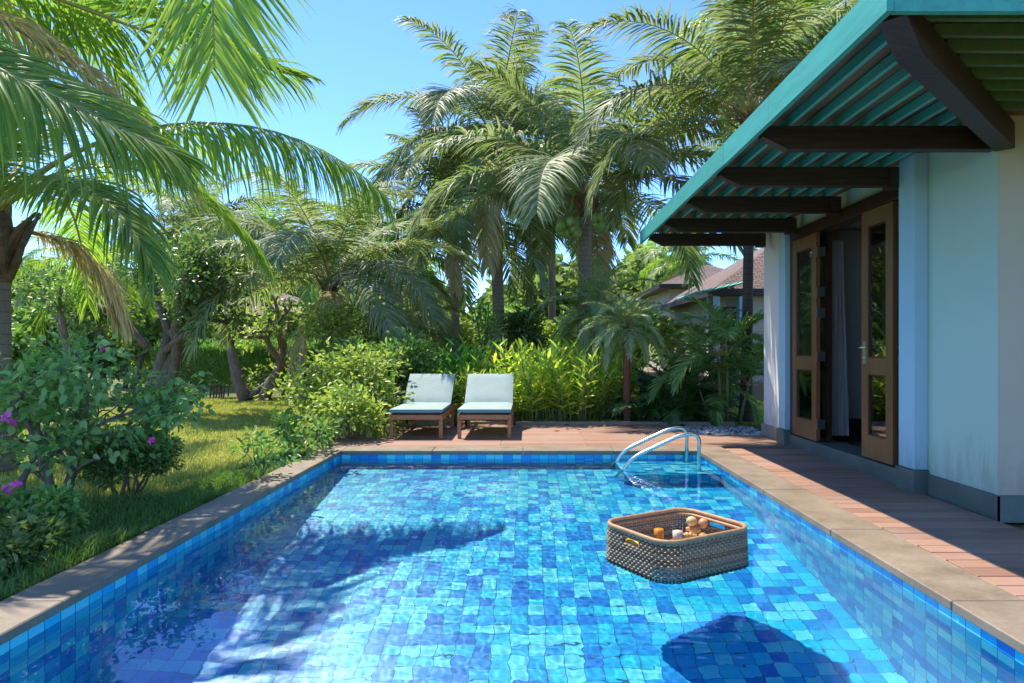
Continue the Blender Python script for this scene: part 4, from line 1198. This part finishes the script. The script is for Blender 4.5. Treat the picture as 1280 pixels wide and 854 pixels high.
shrub(432, 520, 12.6, "loose pale shrub with thin bare stems on the lawn's edge", M_lf_yel, 6, .8, 3, 24, 18, .3, .10, .05, tilt=.5, up=.2, shrink=.68)
shrub(372, 568, 7.9, "young broad leaved plant beside the left coping, larger of the two", M_lf_mid, 6, .26, 1, 25, 10, .15, .10, .05, r=.010, tilt=.7, name="young_plant", cat="plant", up=.2)
shrub(312, 598, 6.4, "small dark seedling beside the left coping, smaller of the two", M_lf_mid, 4, .24, 1, 26, 9, .12, .085, .035, r=.007, tilt=.5, name="young_plant", cat="plant", up=.2)

# bougainvillea in the left foreground
c0 = Vector((-3.72, 5.1, GZ))
st = [((0, 0, 0), (-.55, .1, .8), .52, .035), ((.05, .1, 0), (.35, .5, .8), .5, .04), ((-.05, 0, 0), (-.1, -.2, .9), .45, .032), ((.05, -.05, 0), (.75, .35, .65), .45, .03), ((-.1, .1, 0), (-.9, .5, .7), .5, .03), ((0, .15, 0), (.1, .9, .75), .6, .035), ((.0, .2, 0), (.6, .9, .6), .62, .03)]
o, tips = tree("bougainvillea", "sprawling bougainvillea with big soft leaves and a few magenta flowers in the left foreground", "shrub", c0, st, M_lf_bou, M_bark_g, per=17, rad=.2, ln=.072, wd=.048, depth=3, seed=31, spread=.6, up=.06, shrink=.72, wob=.26, crown_name="foliage", trunk_name="stem", droop=.5, flat=.7, upn=1.0, zmin=.32)
c0 = c0.copy(); rg = np.random.default_rng(31); rd = random.Random(3)
for (px, py, Y, s) in ((8, 522, 4.6, .05), (16, 528, 4.55, .045), (130, 436, 5.6, .05), (188, 551, 5.0, .045), (221, 478, 6.0, .04), (8, 612, 4.3, .045), (18, 606, 4.3, .04)):
    p = np.array(P(px, py, Y) - c0); n = 9
    D = rg.normal(0, 1, (n, 3)); link("flower", leaf_mesh("bracts", np.repeat(p[None], n, 0) + rg.normal(0, .008, (n, 3)), D, rg.normal(0, 1, (n, 3)), np.full(n, s * .8), np.full(n, s * .62), [M_petal], .3, .1), o)
shrub(158, 604, 5.9, "low dense dark shrub under the bougainvillea by the lawn", M_lf_dark, 9, .22, 2, 33, 60, .13, .045, .022, r=.012, tilt=.9, name="low_shrub", up=.15, shrink=.7)
shrub(42, 668, 4.35, "small light green bush at the foot of the bougainvillea", M_lf_mid, 7, .17, 1, 34, 70, .11, .05, .028, r=.009, tilt=.8, name="low_shrub", up=.15)
shrub(20, 700, 3.9, "ragged dark bush at the picture's lower left beside the coping", M_lf_dark, 7, .15, 1, 35, 60, .12, .05, .026, r=.009, tilt=.9, name="low_shrub", up=.15)
shrub(205, 510, 12.5, "leafy green bush between the bougainvillea and the hedge", M_lf_mid, 8, .22, 2, 36, 34, .22, .09, .05, tilt=.8, name="low_shrub", up=.15, shrink=.65)

shrub(226, 452, 19.2, "small magenta flowering shrub behind the hedge, right of the dark leafy tree", M_petal, 5, .42, 2, 37, 16, .16, .10, .07, tilt=.35, name="flowering_shrub", up=.3)
shrub(568, 425, 17.2, "small magenta flowering shrub behind the ginger, left of the pale ringed trunk", M_petal, 5, .40, 2, 38, 14, .14, .09, .06, tilt=.5, name="flowering_shrub", up=.2)
# clipped feathery hedge
def hedge(x0, x1, y0, y1, h, label, seed, n):
    rg = np.random.default_rng(seed); rd = random.Random(seed)
    o = empty("hedge", ((x0 + x1) / 2, y0, GZ), label, "hedge")
    k = n; top = rg.random(k) < .42
    P0 = np.stack([rg.uniform(x0, x1, k), np.where(top, rg.uniform(y0, y1, k), y0 + np.abs(rg.normal(0, .12, k))), np.where(top, h + rg.normal(0, .05, k), h * (1 - .8 * rg.random(k) ** 1.3))], -1)
    D = np.stack([rg.normal(0, .5, k), np.where(top, rg.normal(0, .5, k), -.7 + rg.normal(0, .3, k)), np.where(top, 1.0, .5) + rg.normal(0, .3, k)], -1)
    link("foliage", leaf_mesh("hedge_leaves", P0 - np.array(o.location), D, rg.normal(0, 1, (k, 3)), rg.uniform(.1, .24, k), rg.uniform(.012, .022, k), [M_lf_hedge]), o)
    b = MB()
    for i in range(int((x1 - x0) * 7)):
        x = rd.uniform(x0, x1); y = rd.uniform(y0 + .05, y1); b.tube([(x, y, GZ), (x + rd.uniform(-.1, .1), y, h * .5), (x + rd.uniform(-.15, .15), y, h * .95)], [.022, .016, .006], 5)
    b.build("stem", M_bark, o)
hedge(-9.6, -4.3, 17.6, 18.5, 1.22, "long clipped feathery hedge across the back of the lawn", 3, 26000)

# ginger: leafy canes
def cane_mesh(name, seed, ncanes, H, ln, wd, mats, spread=.35, lean=.35, pairs=9):
    rd = random.Random(seed); rg = np.random.default_rng(int(seed) + 5000)
    P0, D, Nn, l, w = [], [], [], [], []; b = MB()
    for i in range(ncanes):
        a = rd.uniform(0, 6.28); r = spread * math.sqrt(rd.random()); x, y = r * math.cos(a), r * math.sin(a)
        h = H * rd.uniform(.6, 1.1); la = a + rd.gauss(0, .8); le = lean * rd.uniform(.2, 1.2)
        pts = [Vector((x + math.cos(la) * le * (q ** 2) * h, y + math.sin(la) * le * (q ** 2) * h, h * q * (1 - .12 * le * q))) for q in np.linspace(0, 1, 6)]
        b.tube(pts, [.011, .010, .009, .007, .005, .003], 5)
        pl = rd.uniform(0, 3.14)
        for k in range(pairs):
            q = .25 + .75 * k / (pairs - 1); f = q * 5; i0 = min(4, int(f)); p = pts[i0].lerp(pts[i0 + 1], f - i0)
            s = 1 if k % 2 else -1; az = pl + (0 if s > 0 else math.pi) + rd.gauss(0, .35)
            el = .25 + .75 * q + rd.gauss(0, .18)
            d = (math.cos(az) * math.cos(el), math.sin(az) * math.cos(el), math.sin(el))
            P0.append(tuple(p)); D.append(d); Nn.append((-math.cos(az) * math.sin(el), -math.sin(az) * math.sin(el), math.cos(el)))
            sz = rd.uniform(.8, 1.15) * (1 - .25 * abs(q - .6)); l.append(ln * sz); w.append(wd * sz)
    ar = [np.array(z, float) for z in (P0, D, Nn, l, w)]
    return leaf_mesh(name, ar[0], ar[1], ar[2] + rg.normal(0, .25, ar[2].shape), ar[3], ar[4], mats, .2, .22), b
gin = []
for i in range(4):
    me, b = cane_mesh("ginger_leaves", 40 + i, 46, 1.15, .27, .055, [M_lf_gin]); gin.append((me, b))
def ginger(x, y, sc, label, k, mesh_set, group, name="ginger_clump", cat="ginger plant"):
    o = empty(name, (x, y, GZ), label, cat, group, rz=k * 1.7)
    me, b = mesh_set[k % len(mesh_set)]
    f = link("foliage", me, o)
    st = bpy.data.objects.get("cane_src_%s" % me.name)
    if not b.__dict__.get('me'):
        s_ = b.build("cane", M_rachis_g, None); b.me = s_.data; bpy.data.objects.remove(s_)
    link("cane", b.me, o)
    o.scale = (sc, sc, sc * random.Random(k).uniform(.92, 1.08))
G1 = "yellow green ginger clumps behind the deck"
for k, (px, Y, sc, lab) in enumerate((
    (660, 11.6, 1.0, "yellow green ginger clump just right of the right lounger, at the deck's edge"),
    (712, 11.5, 1.05, "yellow green ginger clump in front of the nut bearing palm, at the deck's edge"),
    (748, 11.8, .85, "yellow green ginger clump at the left foot of the little date palm"),
    (690, 12.5, 1.12, "tall ginger clump behind those at the deck's edge, left of the nut bearing palm"),
    (765, 12.6, .95, "ginger clump behind the little date palm's trunk"),
    (640, 12.5, 1.08, "ginger clump behind the right lounger's right edge"),
    (735, 13.3, 1.05, "ginger clump right at the foot of the nut bearing palm"),
    (600, 12.0, .75, "low ginger clump right behind the right lounger"),
    (545, 12.0, .72, "low ginger clump right behind the left lounger"),
    (622, 11.45, .7, "small ginger clump peeping out at the right lounger's right side"))):
    ginger((px - 660) * Y / 853, Y, sc, lab, k, gin, G1)
gin2 = [cane_mesh("strap_leaves", 60 + i, 26, 1.25, .36, .07, [M_lf_gin2], .3, .3, 8) for i in range(2)]
for k, (px, Y, sc, lab) in enumerate(((575, 13.2, 1.0, "bright green strap leaved clump behind the gap between the loungers"), (530, 13.0, .95, "bright green strap leaved clump behind the left lounger's headrest"), (440, 13.4, 1.1, "bright green strap leaved clump behind the tall yellow green shrub"))):
    ginger((px - 660) * Y / 853, Y, sc, lab, k, gin2, "bright green strap leaved clumps", "strap_leaf_clump", "plant")

# little date palm, areca palm, fern clumps
M_date = mat_leaf("date_palm_leaflet", C((0.11, 0.16, 0.055), (0.17, 0.21, 0.085), (0.24, 0.27, 0.13)), .35, .1, .35)
kind("date", 1.15, [M_date, M_rachis_g], 1100, elevs=(75, 52, 30, 8, -18), variants=2, dead=False, count=60, llen=.25, lw=.016, droop=.45, start=.14, rr0=.009, vang=30, bendf=.85)
M_dtrunk = mat_trunk("date_palm_bark", (0.13, 0.055, 0.03), (0.28, 0.12, 0.06), 22)
c = P(783, 408, 11.35); palm((P(784, 0, 11.35).x, 11.35, GZ), c, "little date palm with a reddish brown trunk at the deck's edge", "date", 38, .78, .065, 201, 0, -35, 85, name="date_palm", trunk_mat=M_dtrunk, boots=False, bulge=1.1)
c = P(745, 388, 14); palm((P(745, 0, 14).x, 14, GZ), c, "pale little date palm behind the one with the reddish trunk", "date", 30, 1.2, .07, 205, 0, -40, 85, name="date_palm", trunk_mat=M_dtrunk, boots=False, bulge=1.1)
M_areca = mat_leaf("areca_leaflet", C((0.055, 0.12, 0.025), (0.085, 0.16, 0.035), (0.12, 0.19, 0.045), (0.16, 0.22, 0.05)), .38, .09, .35)
kind("areca", 1.3, [M_areca, M_rachis], 1300, elevs=(80, 62, 45, 28, 8), variants=2, dead=False, count=34, llen=.42, lw=.034, droop=.4, start=.25, rr0=.010, vang=32)
M_cane = mat_trunk("areca_cane", (0.16, 0.17, 0.06), (0.30, 0.28, 0.12), 12)
ar = empty("areca_palm", (P(908, 0, 11.3).x, 11.3, GZ), "areca palm of several thin ringed canes beside the villa's end wall", "palm tree")
rd = random.Random(77)
for i in range(6):
    x, y = rd.uniform(-.32, .34), rd.uniform(-.15, .2); h = rd.uniform(.45, 1.35); top = Vector((x * 1.7, y * 1.2, h))
    b = MB(); b.tube([Vector((x, y, 0)) + ar.location, Vector((x * 1.3, y, h * .5)) + ar.location, top + ar.location], [.028, .024, .02], 8); b.build("cane", M_cane, ar)
    ms, _ = KINDS["areca"]
    for k in range(7):
        e = [80, 62, 62, 45, 45, 28, 8][k]; f = link("frond", rd.choice(ms[e]), ar); f.location = top; s_ = rd.uniform(.7, 1.0); f.scale = (s_, s_, s_); f.rotation_euler = (0, 0, R(k * 137 + i * 50))
M_fern = mat_leaf("dark_fern_leaf", C((0.022, 0.055, 0.014), (0.035, 0.08, 0.018), (0.05, 0.105, 0.025)), .32, .1, .35)
kind("fern", .95, [M_fern, M_rachis_g], 1500, elevs=(80, 64, 48, 30, 12), variants=2, dead=False, count=46, llen=.22, lw=.02, droop=.4, start=.12, rr0=.006, vang=25)
for i, (px, Y, s_, lab) in enumerate(((815, 11.5, 1.0, "dark feathery fern clump just right of the little date palm"), (850, 11.45, 1.0, "dark feathery fern clump midway between the little date palm and the areca palm"), (880, 11.9, .9, "dark feathery fern clump against the areca palm's left canes"),
                             (835, 12.5, 1.25, "taller dark fern clump behind the others, below the turquoise eave"), (868, 13.2, 1.2, "rear dark fern clump before the neighbouring villa's terrace"))):
    o = empty("fern_clump", ((px - 660) * Y / 853, Y, GZ), lab, "fern", "dark fern clumps by the deck")
    rd = random.Random(300 + i); ms, _ = KINDS["fern"]
    for k in range(34):
        e = rd.choice(list(ms)); f = link("frond", rd.choice(ms[e]), o); f.location = (rd.uniform(-.28, .28), rd.uniform(-.2, .2), rd.uniform(0, .15)); q = s_ * rd.uniform(.75, 1.15); f.scale = (q, q, q); f.rotation_euler = (0, 0, rd.uniform(0, 6.28))

# background shrubs and trees that close the view
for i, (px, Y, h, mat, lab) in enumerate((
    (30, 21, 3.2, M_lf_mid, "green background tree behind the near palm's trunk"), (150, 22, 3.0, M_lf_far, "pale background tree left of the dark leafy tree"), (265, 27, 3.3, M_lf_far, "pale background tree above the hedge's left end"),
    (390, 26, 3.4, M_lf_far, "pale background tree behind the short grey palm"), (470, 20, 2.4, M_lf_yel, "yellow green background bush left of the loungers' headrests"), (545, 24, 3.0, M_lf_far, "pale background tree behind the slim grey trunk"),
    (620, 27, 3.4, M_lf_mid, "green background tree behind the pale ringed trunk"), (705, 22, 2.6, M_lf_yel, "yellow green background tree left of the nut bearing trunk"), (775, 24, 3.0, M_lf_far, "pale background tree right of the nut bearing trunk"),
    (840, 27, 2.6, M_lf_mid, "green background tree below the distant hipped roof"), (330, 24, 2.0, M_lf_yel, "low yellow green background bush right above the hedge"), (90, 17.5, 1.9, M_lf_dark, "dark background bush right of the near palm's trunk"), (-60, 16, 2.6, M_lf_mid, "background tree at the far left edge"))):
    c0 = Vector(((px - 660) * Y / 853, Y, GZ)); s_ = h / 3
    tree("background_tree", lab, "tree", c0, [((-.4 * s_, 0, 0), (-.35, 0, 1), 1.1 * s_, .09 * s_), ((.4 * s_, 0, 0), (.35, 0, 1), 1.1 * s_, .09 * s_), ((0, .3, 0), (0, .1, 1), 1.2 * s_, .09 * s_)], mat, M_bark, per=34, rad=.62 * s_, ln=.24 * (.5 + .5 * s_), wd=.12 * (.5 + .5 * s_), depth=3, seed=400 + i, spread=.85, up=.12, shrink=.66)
# far-off wood that reads as one mass
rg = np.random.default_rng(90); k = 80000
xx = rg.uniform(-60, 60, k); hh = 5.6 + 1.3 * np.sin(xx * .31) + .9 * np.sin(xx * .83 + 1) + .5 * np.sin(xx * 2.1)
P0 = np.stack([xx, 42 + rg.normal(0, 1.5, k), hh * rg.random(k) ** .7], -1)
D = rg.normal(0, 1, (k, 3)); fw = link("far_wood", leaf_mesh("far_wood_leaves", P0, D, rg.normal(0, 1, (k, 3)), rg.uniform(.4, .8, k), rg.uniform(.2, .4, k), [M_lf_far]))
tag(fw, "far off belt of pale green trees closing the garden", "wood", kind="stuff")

# ------------------------------------------------------------------ grass
rg = np.random.default_rng(17)
def grass(n, x0, x1, y0, y1, hmin, hmax, w, dens=None):
    x = rg.uniform(x0, x1, n); y = y0 + (y1 - y0) * rg.random(n) ** 1.5
    k = np.ones(n, bool) if dens is None else dens(x, y)
    x, y = x[k], y[k]; m = len(x)
    h = rg.uniform(hmin, hmax, m) * (.75 + .5 * (np.sin(x * 3.1 + np.sin(y * 2.3)) * np.sin(y * 2.7)) ** 2)
    a = rg.uniform(0, 6.28, m); ln_ = rg.uniform(.15, .8, m)
    b = np.stack([x, y, np.full(m, GZ)], -1)
    d = np.stack([np.cos(a), np.sin(a), np.zeros(m)], -1); s = np.stack([-np.sin(a), np.cos(a), np.zeros(m)], -1) * (w * rg.uniform(.6, 1.2, m))[:, None]
    mid = b + np.stack([d[:, 0] * ln_ * h * .3, d[:, 1] * ln_ * h * .3, h * .6], -1)
    tip = b + np.stack([d[:, 0] * ln_ * h, d[:, 1] * ln_ * h, h * (1 - .25 * ln_)], -1)
    V = np.stack([b - s, b + s, mid + s * .8, mid - s * .8, tip], 1).reshape(-1, 3)
    i = np.arange(m)[:, None] * 5
    return V, np.concatenate([i, i+1, i+2, i+3], 1), np.concatenate([i+3, i+2, i+4], 1)
t_cols = C((0.13, 0.16, 0.022), (0.19, 0.21, 0.03), (0.28, 0.26, 0.045), (0.38, 0.31, 0.09), (0.12, 0.17, 0.025))
M_grass = mat_leaf("grass_blade", t_cols, .3, .05, .45)
M_grass_d = mat_leaf("lush_grass_blade", C((0.05, 0.10, 0.016), (0.075, 0.14, 0.022), (0.11, 0.17, 0.03)), .35, .06, .4)
def grass_obj(name, label, parts, mat):
    V, Q, T = [], [], []; o = 0
    for v, q, t3 in parts: V.append(v); Q.append(q + o); T.append(t3 + o); o += len(v)
    tag(link(name, np_mesh(name, np.concatenate(V), [np.concatenate(Q), np.concatenate(T)], [mat])), label, "grass", kind="stuff")
grass_obj("grass", "sunlit lawn grass left of the pool", [grass(230000, -8.5, -2.54, 3.0, 17.5, .03, .075, .0045), grass(60000, 2.6, 9, 11.3, 22, .04, .09, .008), grass(50000, -2.6, 2.6, 11.2, 16, .05, .12, .006)], M_grass)
grass_obj("grass_verge", "longer dark green grass along the left coping", [grass(26000, -3.5, -2.54, 2.2, 5.6, .07, .17, .005, lambda x, y: rg.random(len(x)) < np.clip((x + 3.6) * 1.2, .15, 1)), grass(9000, -3.0, -2.54, 5.4, 8.4, .06, .12, .005)], M_grass_d)

# ------------------------------------------------------------------ neighbouring villas
def mini_villa(label, x0, x1, y0, y1, z_eave, h, over, cols=True, zf=.35):
    o = empty("neighbour_villa", ((x0 + x1) / 2, y0, 0), label, "villa")
    b = MB(); b.box(x0, x1, y0, y1, zf, z_eave - .1); b.build("wall", M_cream, o)
    b = MB(); b.box(x0 - 1.6, x1 + .4, y0 - 1.4, y1, GZ, zf); b.build("terrace", M_stone, o)
    hip_roof(x0 - over, x1 + over, y0 - over, y1 + over, z_eave, h, .16, o)
    if cols:
        for x in (x0 - .55, x0 + .22): 
            b = MB(); b.box(x, x + .28, y0 - .45, y0 - .2, zf, z_eave - .2, bev=.01); b.build("column", M_blue, o)
        b = MB(); b.box(x0 - .2, x0 + .2, y0 - .25, y0 - .19, zf, z_eave - .45); b.build("door_panel", M_dkwoodz, o)
        for i in range(9):
            b = MB(); b.obox((x0 - 1.25 + i * .16, y0 - .9, z_eave - .22 + i * .035), (.05, 0, .03), (0, 1.0, 0), (.004, 0, -.007)); b.build("slat", M_green, o)
        for k in range(4):
            b = MB(); b.box(x0 - 1.35, x0 - .5, y0 - 1.2 + k * .03, y0 - 1.17 + k * .03, zf + .15 + k * .17, zf + .2 + k * .17); b.build("railing_bar", M_leafwood, o)
        b = MB(); b.box(x0 - .75, x0 - .66, y0 - 1.25, y0 - 1.16, zf, z_eave - .25); b.build("post", M_leafwood, o)
    else:
        b = MB(); b.box((x0 + x1) / 2 - .9, (x0 + x1) / 2 + .9, y0 - .03, y0 - .003, zf + .3, z_eave - .5); b.build("window", M_dkwoodz, o)
    return o
mini_villa("cream neighbouring villa with blue columns and turquoise slatted eave beyond the areca palm", 5.15, 11, 17.8, 24, 2.75, 2.1, .45)
mini_villa("farther villa whose brown hipped roof peaks over the garden", 5.6, 9.6, 27, 32, 3.75, 1.05, .5, False)
mini_villa("low villa with a brown roof half hidden behind the hedge's trees", -15.5, -9.0, 30, 36, 2.7, 1.3, .6, False)
